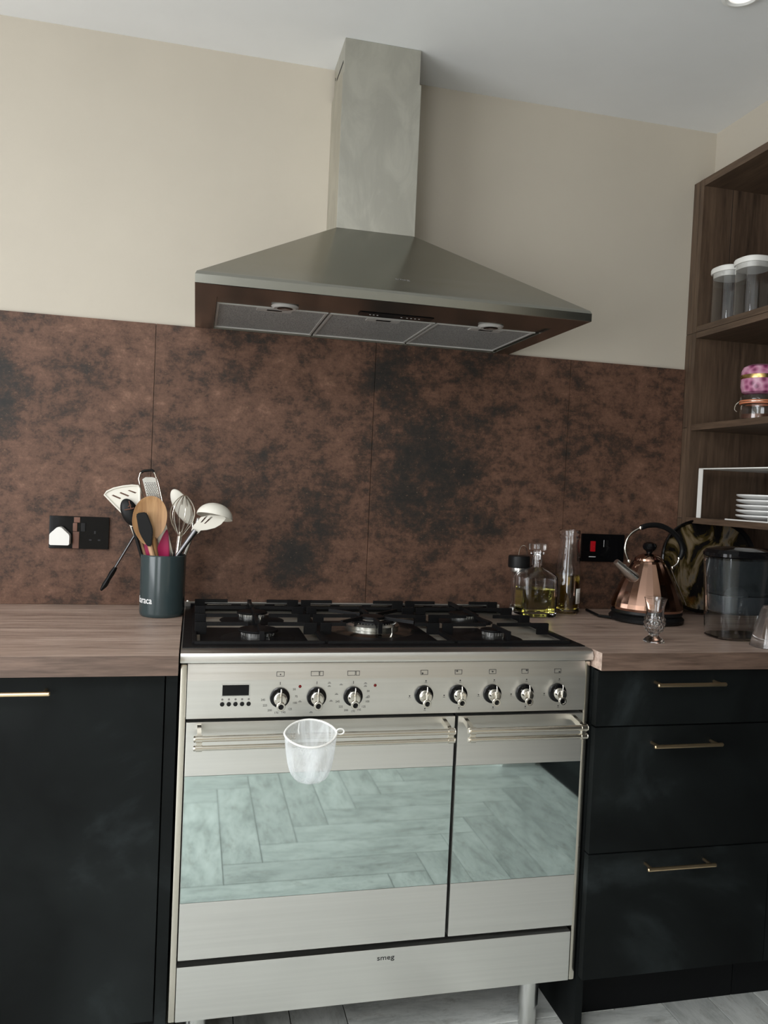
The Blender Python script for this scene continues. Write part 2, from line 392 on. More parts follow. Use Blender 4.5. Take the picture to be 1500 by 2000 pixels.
struct(MB().box(-2.05, -1.99, -3.45, -2.05, HC+.1, HC+.16).box(-.71, -.65, -3.45, -2.05, HC+.1, HC+.16).box(-1.99, -.71, -3.45, -3.39, HC+.1, HC+.16).box(-1.99, -.71, -2.11, -2.05, HC+.1, HC+.16).obj('added_roof_frame', 'white_trim'))  # unseen frame added round the made-up roof opening
# floor: base plus herringbone planks, each its own part
FL = struct(MB().box(XL-.12, 1.46, YB-.12, .12, -.1, -.004).obj('floor', 'subfloor'))
W, L = .13, .65
U0, V0 = -.305, 1.427
g = .0013
pm = MB().box(g, L-g, g, W-g, -.004, 0, .0009).mesh('floor_plank', M['plank'])
for f_ in pm.polygons: pass
cells = []
for a in range(-45, 60):
    for b in range(-9, 10):
        ou, ov = U0+a*W+b*L, V0+a*W-b*L
        cells.append(('h', ou, ov)); cells.append(('v', ou, ov+W))
cnt = 0
for kind, u, v in cells:
    lu, lv = (L, W) if kind == 'h' else (W, L)
    x0, x1, y1, y0 = u, u+lu, -v, -(v+lv)
    if x1 < XL or x0 > 1.36 or y1 < YB or y0 > 0: continue
    cx0, cx1, cy0, cy1 = max(x0, XL), min(x1, 1.36), max(y0, YB), min(y1, 0)
    if (cx1-cx0) < .02 or (cy1-cy0) < .02: continue
    full = abs((cx1-cx0)-(x1-x0)) < 1e-6 and abs((cy1-cy0)-(y1-y0)) < 1e-6
    if full: me = pm
    elif kind == 'h': me = MB().box(cx0-x0+g, cx1-x0-g, cy0-y0+g, cy1-y0-g, -.004, 0, .0009).mesh('floor_plank', M['plank'])
    else: me = MB().box(cy0-y0+g, cy1-y0-g, x1-cx1+g, x1-cx0-g, -.004, 0, .0009).mesh('floor_plank', M['plank'])
    o = bpy.data.objects.new('floor_plank', me); COL.objects.link(o); weighted(o); o.parent = FL
    if kind == 'h': o.location = (x0, y0, 0)
    else: o.location = (x1, y0, 0); o.rotation_euler = (0, 0, PI/2)
    cnt += 1
print('planks', cnt)

# splashback boards
sb = thing('splashback', 'brown oxidised copper-look splashback boards behind the cooker', 'splashback', (0, 0, .9))
for x0, x1 in ((-2.35, -1.75), (-1.75, -1.15), (-1.15, -.55), (-.55, .05), (.05, .65), (.65, 1.0390)):
    MB().box(x0+.0006, x1-.0006, -.009, -.0005, .9005, 1.6515, .0012).obj('panel', 'splash', sb)
# downlight
dl = thing('downlight', 'round recessed downlight with a pale ring in the ceiling', 'light', (.722, -.622, HC))
ring = MB(); ring.lathe([(.031, -.001), (.030, -.007), (.036, -.010), (.044, -.008), (.046, -.001), (.046, 0), (.031, 0), (.031, -.001)], (.722, -.622, HC), 40); ring.obj('ring', 'white_trim', dl)
MB().lathe([(0, -.003), (.022, -.0045), (.0305, -.003), (.0305, -.001), (0, -.001)], (.722, -.622, HC), 32).obj('lens', 'lamp', dl)

# ------------------------------------------------------------------ worktops and base units
for x0, x1, lb in ((-2.995, -.4535, 'oak-look worktop left of the cooker with utensil pot standing on it'), (.4535, 1.352, 'oak-look worktop right of the cooker under kettle and bottles')):
    wt_ = tag(MB().box(x0, x1, -.6370, -.001, .8605, .9, .0008).obj('worktop', 'worktop'), lb, 'worktop')
    MB().box(x0, x1, -.6385, -.6371, .8605, .8996, .0004).obj('shaded_edge_strip', 'edge', wt_, 'knotty edge strip along the front, painted darker for shade')
def bar_handle(x0, x1, yf, z, parent):
    m = MB(); y = yf-.030
    m.tube([(x0, y, z), (x0+.002, y, z), (x1-.002, y, z), (x1, y, z)], [.003, .0046, .0046, .003], 14)
    for x in (x0+.012, x1-.012): m.tube([(x, yf+.001, z), (x, y, z)], .0036, 10)
    return m.obj('handle', 'brass', parent, 'slim brushed brass bar handle')
YF = -.600
lc = thing('base_cabinet', 'tall-fronted matt black base cabinet left of the cooker with a brass bar handle', 'cabinet', (-.76, -.3, 0))
MB().box(-1.06, -.4535, -.575, -.02, .12, .859).obj('carcass', 'plinth', lc)
MB().box(-.4765, -.4540, -.598, -.576, .0, .859, .0008).obj('end_panel', 'cabinet', lc)
d = MB().box(-1.058, -.479, -.600, -.5765, .15, .855, .0015).obj('door', 'cabinet', lc); bar_handle(-.99, -.6865, YF, .8265, d)
MB().box(-1.06, -.4775, -.545, -.53, .0, .145).obj('plinth', 'plinth', lc)
lc2 = thing('base_cabinet', 'black base cabinet at the far left beyond the brass-handled door', 'cabinet', (-1.4, -.3, 0))
MB().box(-2.99, -1.062, -.575, -.02, 0.12, .859).obj('carcass', 'plinth', lc2)
for x0, x1 in ((-1.66, -1.062), (-2.26, -1.662), (-2.86, -2.262)):
    d = MB().box(x0+.002, x1-.001, -.600, -.5765, .15, .855, .0015).obj('door', 'cabinet', lc2); bar_handle(x0+.15, x1-.15, YF, .8265, d)
MB().box(-2.99, -1.062, -.545, -.53, .0, .12).obj('plinth', 'plinth', lc2)
rc = thing('drawer_unit', 'black three-drawer base unit with brass bar handles right of the cooker', 'cabinet', (.69, -.3, 0))
MB().box(.4735, .93, -.575, -.02, .12, .859).obj('carcass', 'plinth', rc)
MB().box(.4540, .4720, -.598, -.02, .0, .859, .0008).obj('end_panel', 'cabinet', rc)
for z0, z1, hz in ((.7305, .8555, .829), (.4405, .7275, .690), (.1500, .4375, .410)):
    d = MB().box(.4560, .930, -.6195, -.5995, z0, z1, .0015).obj('drawer_front', 'cabinet', rc); bar_handle(.5875, .7640, -.6195, hz, d)
MB().box(.4725, .93, -.515, -.50, .0, .118).obj('plinth', 'plinth', rc)
rc2 = thing('corner_cabinet', 'plain black corner filler cabinet at the right edge beside the drawers', 'cabinet', (1.1, -.3, 0))
MB().box(.932, 1.34, -.575, -.02, .12, .859).obj('carcass', 'plinth', rc2)
MB().box(.9325, 1.11, -.6195, -.5765, .15, .8555, .0015).obj('door', 'cabinet', rc2)
MB().box(.932, 1.34, -.515, -.50, .0, .118).obj('plinth', 'plinth', rc2)
tu = thing('tall_cabinet', 'tall black cabinet run along the right wall, mirrored in the oven glass', 'cabinet', (1.23, -1.5, 0))
MB().box(1.145, 1.355, -2.32, -.645, .10, 2.22).obj('carcass', 'plinth', tu)
for i in range(3):
    y0 = -2.322+i*.559
    MB().box(1.125, 1.1445, y0+.001, y0+.558, .10, 2.222, .001).obj('door', 'cabinet', tu)
MB().box(1.15, 1.17, -2.32, -.645, .0, .099).obj('plinth', 'plinth', tu)

# ------------------------------------------------------------------ open shelving unit on the right
su = thing('shelving_unit', 'dark oak open shelving unit standing on the right worktop against the wall', 'shelves', (1.19, -.33, .9))
FX, BX = 1.040, 1.352
zs_ = [.9005, 1.19, 1.47, 1.7595, 2.2255]
for a, b in ((.9005, 1.19), (1.1905, 1.47), (1.4705, 1.7595), (1.760, 2.2255)):
    MB().box(FX-.0005, FX+.02, -.0305, -.001, a, b-.0008, .0008).obj('filler_strip', 'shelf_z', su)
MB().box(FX, BX, -.0505, -.0315, .9005, 1.7595, .0006).obj('side_panel', 'shelf_z', su)
MB().box(FX, BX, -.0505, -.0315, 1.7603, 2.2255, .0006).obj('side_panel', 'shelf_z', su)
MB().box(FX, BX, -.636, -.618, .9005, 1.7595, .0006).obj('side_panel', 'shelf_z', su)
MB().box(FX, BX, -.636, -.618, 1.7603, 2.2255, .0006).obj('side_panel', 'shelf_z', su)
for z0, z1 in ((1.1765, 1.1940), (1.4600, 1.4790), (1.7420, 1.7593), (1.7605, 1.7775), (2.2035, 2.2255)):
    MB().box(FX+.0005, BX-.008, -.6175, -.0510, z0, z1, .0006).obj('shelf', 'shelf_y', su)
MB().box(BX-.0075, BX, -.6175, -.0510, .9005, 2.203).obj('back_panel', 'shelf_z', su)
MB().box(FX+.10, FX+.101, -.0515, -.0508, 1.778, 2.203).obj('board_joint', 'black_matt', su)

# ------------------------------------------------------------------ cooker
ck = thing('range_cooker', 'wide stainless steel range cooker with five gas burners and two ovens', 'cooker', (0, -.3, 0))
MB().box(-.4480, .4480, -.574, -.012, .150, .872).obj('body', 'black', ck)
for s in (-1, 1):
    MB().box(s*.4365, s*.4495, -.594, -.56, .138, .8725, .004).obj('side_trim', 'polished', ck)
# rim and hob tray
rim = MB()
prof = [(-.560, .8745), (-.596, .8745), (-.6045, .878), (-.6055, .886), (-.601, .896), (-.590, .9005), (-.556, .9005), (-.552, .894), (-.552, .8745)]
rim.prism(prof, -.4505, .4505, 'x')
rim.box(-.4505, -.437, -.552, -.03, .8745, .8990, .002).box(.437, .4505, -.552, -.03, .8745, .8990, .002).box(-.4505, .4505, -.03, -.0105, .8745, .914, .002)
rim.obj('hob_rim', 'steel', ck, 'stainless front lip of the hob')
hob = MB().box(-.4368, .4368, -.5560, -.0305, .8740, .8925)
hob.obj('hob_tray', 'steel_hob' if 'steel_hob' in M else 'steel_v', ck, 'steel hob surface under the grates')
MB().box(-.4480, .4480, -.5680, -.5325, .8995, .9025, .001).box(-.4480, -.428, -.533, -.031, .8992, .9022, .001).box(.428, .4480, -.533, -.031, .8992, .9022, .001).obj('tray_border', 'iron', ck)
for x0, x1, y0, y1 in ((-.412, -.176, -.528, -.300), (-.128, .128, -.528, -.200), (.168, .285, -.528, -.300)):
    MB().box(x0, x1, y0, y1, .8926, .8938, .0005).obj('drip_plate', 'iron', ck, 'black enamel plate on the hob')
vent = MB().box(-.435, .435, -.048, -.0315, .8926, .911, .002)
vent.obj('vent_rail', 'iron', ck, 'black rail along the back of the hob')
for i in range(9):
    x = -.36+i*.09
    MB().box(x-.032, x+.032, -.0500, -.0485, .9075, .9105).obj('vent_slot', 'chrome', ck, 'bright narrow slot edge')
for x in (-.4415, .4415):
    MB().lathe([(0, .918), (.005, .917), (.0065, .912), (.0065, .906), (0, .906)], (x, -.022, .0), 16).obj('corner_stud', 'chrome', ck)
# burners
def burner(x, y, r, wok=False):
    e = MB().lathe([(0, .8926), (r+.045, .8926), (r+.030, .8975), (r*1.02, .9005), (0, .9005)], (x, y, 0), 40).obj('burner', 'iron' if not wok else 'steel_v', ck)
    n = MB()
    if wok:
        n.lathe([(r*.55, .9006), (r*1.0, .9006), (r*1.02, .909), (r*.93, .914), (r*.80, .911), (r*.72, .905), (r*.55, .905), (r*.55, .9006)], (x, y, 0), 64)
        n.lathe([(0, .9006), (r*.5, .9006), (r*.5, .920), (r*.46, .9225), (0, .9225)], (x, y, 0), 40)
        for k in range(48):
            a = 2*PI*k/48; n.tube([(x+math.cos(a)*r*.80, y+math.sin(a)*r*.80, .909), (x+math.cos(a)*r*.90, y+math.sin(a)*r*.90, .916)], .0014, 5)
        n.obj('flame_ring', 'silver', e, 'large silver wok flame ring')
        c = MB().lathe([(r*.60, .914), (r*.82, .9145), (r*.80, .920), (r*.62, .9205), (r*.60, .914)], (x, y, 0), 48).lathe([(0, .9226), (r*.47, .9226), (r*.45, .928), (0, .9295)], (x, y, 0), 40)
        c.obj('burner_cap', 'iron', e)
    else:
        n.lathe([(0, .9006), (r*.86, .9006), (r*.88, .9105), (0, .9105)], (x, y, 0), 36)
        for k in range(24):
            a = 2*PI*k/24; n.tube([(x+math.cos(a)*r*.87, y+math.sin(a)*r*.87, .902), (x+math.cos(a)*r*.89, y+math.sin(a)*r*.89, .910)], .0012, 5)
        n.obj('flame_ring', 'silver', e, 'silver flame ring')
        MB().lathe([(0, .9106), (r*1.06, .9106), (r*1.08, .9125), (r*1.02, .9150), (0, .9165)], (x, y, 0), 36).obj('burner_cap', 'iron', e)
    MB().tube([(x+r*.5, y-r*1.15, .893), (x+r*.5, y-r*1.15, .913)], .0022, 8).obj('igniter', 'chrome', e)
burner(-.282, -.190, .036); burner(-.285, -.43, .042); burner(0, -.325, .066, True); burner(.282, -.190, .036); burner(.275, -.43, .028)
# grates
def bar(m, a, b, w_=.0038, zt=.928, h=.008):
    a = Vector((a[0], a[1], 0)); b = Vector((b[0], b[1], 0)); t = (b-a).normalized(); n = Vector((-t.y, t.x, 0))*w_
    vs = []
    for p in (a, b):
        for q in (-1, 1): vs += [(p.x+n.x*q, p.y+n.y*q, zt-h), (p.x+n.x*q*.75, p.y+n.y*q*.75, zt)]
    m.add(vs, [(0, 1, 3, 2), (4, 6, 7, 5), (0, 4, 5, 1), (2, 3, 7, 6), (0, 2, 6, 4), (1, 5, 7, 3)])
def grate(x0, x1, burners):
    m = MB(); yb, yf = -.060, -.535
    # low perimeter frame
    for a, b in (((x0, yf), (x1, yf)), ((x0, yb), (x1, yb)), ((x0, yf), (x0, yb)), ((x1, yf), (x1, yb))): bar(m, a, b, .005, .9080, .006)
    for sx_, x in ((1, x0), (-1, x1)):
        for y in (-.075, -.185, -.305, -.42):
            # raised shoulder block and a finger reaching towards the burners
            m.box(min(x, x+sx_*.030), max(x, x+sx_*.026), y-.0045, y+.0045, .900, .928, .002)
    for bx, by, r in burners:
        for sx_, x in ((1, x0), (-1, x1)): bar(m, (x+sx_*.002, by), (bx-sx_*r, by))
        for d_ in (1, -1):
            ye = by+d_*.108
            ye = max(min(ye, yb), yf)
            bar(m, (bx, ye), (bx, by+d_*r*.9)); m.box(bx-.005, bx+.005, ye-.005, ye+.005, .900, .928, .001)
    for y in (-.305,):
        if len(burners) == 2:
            bar(m, (x0, y), (x0+.10, y)); bar(m, (x1, y), (x1-.10, y))
    bar(m, (x0, -.075), (x0+.085, -.075)); bar(m, (x1, -.075), (x1-.085, -.075))
    if len(burners) == 1:
        bx, by, r = burners[0]
        for a in (45, 135, 225, 315):
            c_, s_ = math.cos(math.radians(a)), math.sin(math.radians(a)); bar(m, (bx+c_*r*.85, by+s_*r*.85), (bx+c_*.125, by+s_*.125))
        for y in (-.42,): bar(m, (x0, y), (x0+.06, y)); bar(m, (x1, y), (x1-.06, y))
    return m.obj('grate', 'iron', ck, None, 25)
grate(-.424, -.151, [(-.282, -.185, .018), (-.285, -.42, .022)]); grate(-.143, .143, [(0, -.305, .035)]); grate(.151, .424, [(.282, -.185, .02), (.275, -.42, .015)])
# control panel
cp = MB().prism([(-.575, .8735), (-.5945, .8735), (-.6005, .8420), (-.6015, .8405), (-.6015, .7640), (-.575, .7640)], -.4355, .4355, 'x').obj('control_panel', 'steel', ck, 'brushed steel control panel with slanted upper edge')
MB().box(-.366, -.313, -.6030, -.6010, .8100, .8315, .0006).obj('display', 'black_gloss', cp, 'small black clock display')
MB().box(-.368, -.311, -.6022, -.6012, .8080, .8335, .0004).obj('display_frame', 'silver', cp)
for i in range(5):
    x = -.3655+i*.0132
    MB().lathe([(0, .0025), (.0042, .0022), (.0046, 0), (0, 0)], (x, -.6014, .7925), 16, 'y').obj('button', 'black', cp)
    MB().lathe([(0, .0004), (.0022, .0003), (.0022, 0), (0, 0)], (x, -.6014, .8022), 10, 'y').obj('button_symbol', 'ink_grey', cp)
for x in (-.209, -.050):
    MB().lathe([(0, .002), (.0030, .0012), (.0034, 0), (0, 0)], (x, -.6014, .8265), 16, 'y').obj('indicator_light', 'dark_red', cp, 'small dark red indicator lamp')
KZ = .8045; KX = [-.250, -.174, -.097, .0575, .1345, .2130, .2890, .3675]
knob0 = None
for i, x in enumerate(KX):
    if knob0 is None:
        k0 = MB().lathe([(0, .007), (.0175, .007), (.0200, .0055), (.0208, .002), (.0208, 0), (0, 0)], (0, 0, 0), 40, 'y').mesh('knob', M['black_gloss'])
        hub = MB().lathe([(0, .026), (.0105, .0255), (.0130, .022), (.0138, .014), (.0140, .0071), (0, .0071)], (0, 0, 0), 40, 'y').mesh('hub', M['chrome'])
        lv = MB()
        lv.tube([(0, -.028, .024), (0, -.029, .020), (0, -.0275, .004), (0, -.027, -.006)], [.0012, .0017, .0024, .0030], 10)
        lv.lathe([(.0046, .0268), (.0046, .031), (.0056, .0325), (.0078, .0325), (.0088, .031), (.0088, .0268), (.0046, .0268)], (0, 0, -.0115), 28, 'y')
        lever = lv.mesh('lever', M['chrome'])
        inl = MB().lathe([(0, .0300), (.0045, .0300), (.0045, .0262), (0, .0262)], (0, 0, -.0115), 20, 'y').mesh('lever_hole', M['black_gloss'])
        knob0 = (k0, hub, lever, inl)
    kb = link('knob', knob0[0], None); kb.parent = ck; kb.location = (x, -.6015+0, KZ-0); kb.location = (x, -.6015+.3, KZ)
    for nm, me in (('hub', knob0[1]), ('lever', knob0[2]), ('lever_hole', knob0[3])):
        c = bpy.data.objects.new(nm, me); COL.objects.link(c); c.parent = kb
YP = -.6017
def dial(x, marks, r=.034):
    for ang, t in marks:
        a = math.radians(ang); put_text('dial_marking', t, .0060, 'ink', x+math.sin(a)*r, YP, KZ+math.cos(a)*r*.95, cp)
dial(KX[0], [(60, '50'), (88, '75'), (112, '100'), (140, '125'), (165, '145'), (190, '170'), (215, '200'), (240, '225'), (262, '245')])
dial(KX[2], [(72, '50'), (93, '75'), (112, '100'), (135, '125'), (155, '145'), (178, '170'), (203, '200'), (227, '225'), (250, '245')])
for i, x in enumerate(KX):
    ss = MB(); yb_ = -.5982-.0012; z = .8525
    def frame(xa, xb, za, zb):
        t_ = .0004; y = -.59975
        for bx in ((xa, xb, za, za+t_*2), (xa, xb, zb-t_*2, zb), (xa, xa+t_*2, za, zb), (xb-t_*2, xb, za, zb)): ss.box(bx[0], bx[1], y-.0003, y+.0003, bx[2], bx[3])
    if i in (1, 2): frame(x-.013, x+.004, z-.005, z+.005); frame(x+.005, x+.013, z-.005, z+.005)
    else: frame(x-.008, x+.008, z-.005, z+.005)
    if i == 0: ss.lathe([(0, .0004), (.0014, .0003), (.0014, 0), (0, 0)], (x, -.5997, z-.001), 10, 'y')
    if i > 2:
        q = [(-.004, -.002), (-.003, .002), (0, 0), (.004, .002), (.004, -.002)][i-3]
        ss.lathe([(.0006, .0005), (.0018, .0005), (.0018, 0), (.0006, 0)], (x+q[0], -.5997, z+q[1]), 10, 'y')
    sh = Matrix.Identity(4); ss.obj('zone_symbol', 'ink', cp, None, 0)
    dm = MB()
    if i > 2:
        for dx_, dz in ((-.031, -.002), (.004, .030), (.004, -.030)):
            dm.lathe([(0, .0004), (.0016, .0003), (.0016, 0), (0, 0)], (x+dx_, -.6014, KZ+dz), 8, 'y'); dm.box(x+dx_-.0025, x+dx_+.0025, -.6019, -.6013, KZ+dz-.0040, KZ+dz-.0033)
    else:
        dm.box(x-.0006, x+.0006, -.6019, -.6013, KZ+.026, KZ+.032)
        if i:
            for dx_, dz in ((.026, .026), (.026, .020), (-.026, .024), (-.035, .004), (.031, -.004)) if i == 2 else ((.026, .028), (.026, .021), (-.034, -.010), (.031, -.010), (-.010, -.033)):
                dm.box(x+dx_-.0035, x+dx_+.0035, -.6019, -.6013, KZ+dz-.0004, KZ+dz+.0004); dm.box(x+dx_-.0020, x+dx_+.0020, -.6019, -.6013, KZ+dz+.0016, KZ+dz+.0024)
    dm.obj('dial_symbol', 'ink', cp, None, 0)
# oven doors
def door(x0, x1, hx0, hx1):
    yb, yf = -.576, -.6005
    d = MB().box(x0, x1, yb, yf+.003, .2690, .7565, .002).box(x0, x1, yf+.0028, yf, .2690, .3868, .0014).box(x0, x1, yf+.0028, yf, .6470, .7565, .0014)
    d = d.obj('oven_door', 'steel', ck, 'brushed steel oven door with mirrored glass')
    MB().box(x0+.0005, x1-.0005, yf+.0025, yf+.0003, .3872, .6466, .0003).obj('oven_window', 'oven_glass', d, 'mirrored glass oven window')
    h = MB(); yh = -.653
    h.tube([(hx0, yh, .7395), (hx1, yh, .7395)], .0062, 18); h.tube([(hx0, yh-.001, .7215), (hx1, yh-.001, .7215)], .0050, 18)
    for x in (hx0+.008, hx1-.008):
        h.tube([(x-.006, yh, .7395), (x+.006, yh, .7395)], .0078, 18); h.tube([(x-.006, yh-.001, .7215), (x+.006, yh-.001, .7215)], .0066, 18)
        h.box(x-.005, x+.005, yh-.004, yh+.004, .722, .739)
        n = len(h.v)
        h.prism([(yf+.001, .7535), (yf+.001, .742), (yh+.016, .735), (yh+.004, .728), (yh+.004, .743), (yh+.014, .748)], x-.004, x+.004, 'x')
    for x in (hx0-.0005, hx1+.0005):
        h.lathe([(0, -.002), (.0055, -.002), (.0070, 0), (.0055, .002), (0, .002)], (x, yh, .7395), 16, 'x'); h.lathe([(0, -.002), (.0045, -.002), (.0058, 0), (.0045, .002), (0, .002)], (x, yh-.001, .7215), 16, 'x')
    h.obj('handle', 'polished', d, 'double-rod polished door handle')
door(-.4345, .1315, -.417, .113); door(.1385, .4345, .146, .4175)
dr = MB().box(-.4355, .4320, -.576, -.6005, .1420, .2555, .002).obj('storage_drawer', 'steel', ck, 'plain steel drawer front at the bottom')
put_text('logo', 'smeg', .0150, 'ink', 0, -.6007, .2355, dr, 'small dark maker lettering', bold=.0001, sx=1.25)
for sx_ in (-.395, .368):
    for y in (-.53, -.09):
        MB().lathe([(0, .0005), (.0200, .0005), (.0205, .004), (.0205, .052), (.0235, .054), (.0235, .152), (0, .152)], (sx_, y, 0), 32).obj('leg', 'silver', ck)
MB().box(-.46, -.30, -.55, -.53, .0, .001).mesh('x', None)
# mesh pouch hung on the left oven handle
po = thing('mesh_strainer', 'small white mesh strainer pouch hanging on the left oven handle', 'strainer', (-.196, -.69, .75))
m = MB(); seg = 40; rows = 14; vs = []; fs = []
def rimp(th): 
    c_, s_ = math.cos(th), math.sin(th)
    return Vector((-.197+.0515*c_, -.6955+.032*s_*abs(s_)**.35, .7580+.0175*s_*abs(s_)**.2))
for j in range(rows+1):
    t_ = j/rows
    for k in range(seg):
        th = 2*PI*k/seg; p_ = rimp(th); sh = math.sqrt(max(0, 1-t_**2.1))*(1-.10*t_)
        x = -.197+.002*t_+(p_.x+.197)*sh*(1-.06*t_); y = -.6955-.010*t_+(p_.y+.6955)*(sh*.9+.02)
        z = p_.z+(.664-p_.z)*(math.sin(t_*PI/2)**1.0)
        vs.append((x+.0012*math.sin(9*th+4*t_)*t_, y+.002*math.sin(7*th+6*t_)*t_*(1-t_)*3, z))
for j in range(rows):
    for k in range(seg): fs.append((j*seg+k, j*seg+(k+1) % seg, (j+1)*seg+(k+1) % seg, (j+1)*seg+k))
fs.append(tuple(rows*seg+k for k in range(seg)))
m.add(vs, fs).obj('mesh_pouch', 'net', po, None, 60)
rm = MB().tube([rimp(2*PI*k/48) for k in range(48)], .0022, 8, closed=True)
rm.tube([Vector((-.1385+.0075*math.cos(a), -.6955, .7600+.0055*math.sin(a))) for a in [2*PI*k/20 for k in range(20)]], .0016, 8, closed=True)
rm.tube([(-.215, -.664, .771), (-.215, -.657, .765), (-.215, -.652, .750), (-.215, -.6615, .747)], .0018, 8)
rm.obj('rim', 'white_plastic', po)

# ------------------------------------------------------------------ cooker hood
hd = thing('cooker_hood', 'stainless steel pyramid chimney hood above the cooker', 'hood', (0, 0, 1.65))
zb, DH, DCH, WC = 1.6505, -.5132, -.1726, .1045
def ringr(x, yf, z, yb=-.001): return [(-x, yf, z), (x, yf, z), (x, yb, z), (-x, yb, z)]
rings = [ringr(.4485, DH+.0015, zb), ringr(.4500, DH, zb+.001), ringr(.4500, DH, zb+.019), ringr(.4470, DH+.003, zb+.0255), ringr(.4390, DH+.010, zb+.0305), ringr(WC, DCH, 1.907)]
vs = [v for r_ in rings for v in r_]; fs = []
for i in range(len(rings)-1):
    for k in range(4): fs.append((i*4+k, i*4+(k+1) % 4, (i+1)*4+(k+1) % 4, (i+1)*4+k))
# underside border (ring0 to opening)
n = len(vs); vs += [(-.402, -.400, zb+.0005), (.402, -.400, zb+.0005), (.402, -.012, zb+.0005), (-.402, -.012, zb+.0005)]
for k in range(4): fs.append((k, (k+1) % 4, n+(k+1) % 4, n+k))
vs += [(-.402, -.400, zb+.012), (.402, -.400, zb+.012), (.402, -.012, zb+.012), (-.402, -.012, zb+.012)]
for k in range(4): fs.append((n+k, n+(k+1) % 4, n+4+(k+1) % 4, n+4+k))
fs.append((n+4, n+5, n+6, n+7)); fs.append((20, 21, 22, 23))
cnp = MB().add(vs, fs).obj('canopy', 'steel_v', hd, 'sloping brushed steel canopy', 20)
put_text('logo', 'smeg', .014, 'ink_grey', .008, 0, 0, cnp, 'faint maker lettering', sx=1.2)
lg = [o for o in cnp.children if o.name.startswith('logo')][0]
sl = math.atan2(1.907-(zb+.0305), DCH-(DH+.010)); yy = -.448; zz = zb+.0305+(yy-(DH+.010))*math.tan(sl)
lg.data.transform(Matrix.Translation((0, 0, 0))); lg.data.transform(Matrix.Translation((0, yy-.0004, zz)) @ Matrix.Rotation(sl-PI/2, 4, 'X'))
low = MB().box(-WC, WC, DCH, -.001, 1.9072, 2.300, .0012).obj('lower_chimney', 'steel_ch', hd, 'lower chimney sleeve with wiped smears')
upc = MB().box(-WC+.004, WC-.004, DCH+.003, -.012, 2.3002, HC-.0005, .0012).obj('upper_chimney', 'steel_ch', hd, 'upper chimney sleeve')
for z in (2.345, 2.362): pass
MB().prism([(-.150, 2.336), (-.05, 2.336), (-.05, 2.342), (-.150, 2.342)], -WC+.0035, -WC+.006, 'x').obj('vent_slot', 'black_matt', hd)
MB().lathe([(0, -.0005), (.004, -.0005), (.004, .001), (0, .001)], (-WC+.004, -.028, 2.352), 12, 'x').obj('screw_hole', 'black_matt', hd)
zf = zb+.0115
MB().box(-.401, .401, -.399, -.318, zf-.006, zf+.0003, .001).obj('light_panel', 'steel_v', hd, 'strip holding lamps and controls under the canopy')
for i in range(3):
    x0 = -.400+i*.2675; x1 = x0+.262
    f_ = MB().box(x0+.006, x1-.006, -.308, -.022, zf-.0045, zf-.0035).obj('grease_filter', 'filter', hd, 'mesh grease filter')
    fr = MB().box(x0, x1, -.316, -.308, zf-.0075, zf, .001).box(x0, x1, -.022, -.014, zf-.0075, zf, .001).box(x0, x0+.006, -.308, -.022, zf-.0065, zf, .001).box(x1-.006, x1, -.308, -.022, zf-.0065, zf, .001)
    fr.obj('filter_frame', 'pale_metal', f_)
    xm = (x0+x1)/2+.004
    MB().box(xm-.042, xm+.042, -.305, -.275, zf-.0075, zf-.0046, .001).obj('filter_handle', 'pale_metal', f_)
    MB().box(xm-.018, xm+.018, -.300, -.288, zf-.0083, zf-.0076, .0003).obj('finger_slot', 'black', f_)
for x in (-.246, .262):
    e = MB().lathe([(0, 0), (.030, 0), (.032, -.003), (.026, -.008), (.020, -.0075), (0, -.004)], (x, -.352, zf-.006), 36).obj('lamp', 'pale_metal', hd, 'round hood lamp')
    MB().lathe([(0, -.0076), (.014, -.0095), (.0185, -.0078), (0, -.0062)], (x, -.352, zf-.006), 24).obj('lamp_lens', 'glass', e)
pn = MB().box(-.070, .108, -.378, -.336, zf-.0095, zf-.0062, .001).obj('touch_panel', 'black_gloss', hd, 'black touch control strip')
sy = MB()
for x in (-.045, -.036, -.027, .032, .046, .056, .066, .076): sy.box(x-.0018, x+.0018, -.360, -.357, zf-.0099, zf-.0096)
sy.obj('touch_symbol', 'white_ink', pn, None, 0)

# ------------------------------------------------------------------ sockets
def plate(name, label, x0, x1, z0, z1):
    t = thing(name, label, 'socket', ((x0+x1)/2, -.01, z0))
    MB().box(x0, x1, -.0165, -.0095, z0, z1, .0022).obj('face_plate', 'black_gloss', t); return t
s1 = plate('wall_socket', 'black glass double wall socket beside the utensil pot', -.799, -.651, 1.048, 1.133)
for x in (-.735, -.715): MB().box(x-.0055, x+.0055, -.0205, -.0166, 1.094, 1.116, .0012).obj('switch', 'bronze' if x < -.73 else 'black', s1)
MB().box(-.7405, -.7245, -.0185, -.0166, 1.049, 1.093, .001).obj('bronze_strip', 'bronze', s1, 'brown strip down the middle of the plate'); MB().box(-.7385, -.7235, -.0182, -.0166, 1.117, 1.131, .0006).obj('bronze_strip', 'bronze', s1, 'brown strip down the middle of the plate')
so = MB()
for dx, dz, w_, h_ in ((0, .012, .004, .008), (-.011, -.008, .0064, .004), (.011, -.008, .0064, .004)): so.box(-.686+dx-w_/2, -.686+dx+w_/2, -.0169, -.0160, 1.080+dz-h_/2, 1.080+dz+h_/2)
so.obj('socket_hole', 'black_matt', s1)
pl = MB().prism([(-.793, 1.062), (-.790, 1.059), (-.7475, 1.059), (-.7445, 1.062), (-.7445, 1.083), (-.747, 1.088), (-.764, 1.104), (-.770, 1.106), (-.776, 1.104), (-.791, 1.089), (-.793, 1.085)], -.0470, -.0167)
tag(pl.obj('plug', 'white_plastic'), 'white five-sided plug pushed into the black socket', 'plug')
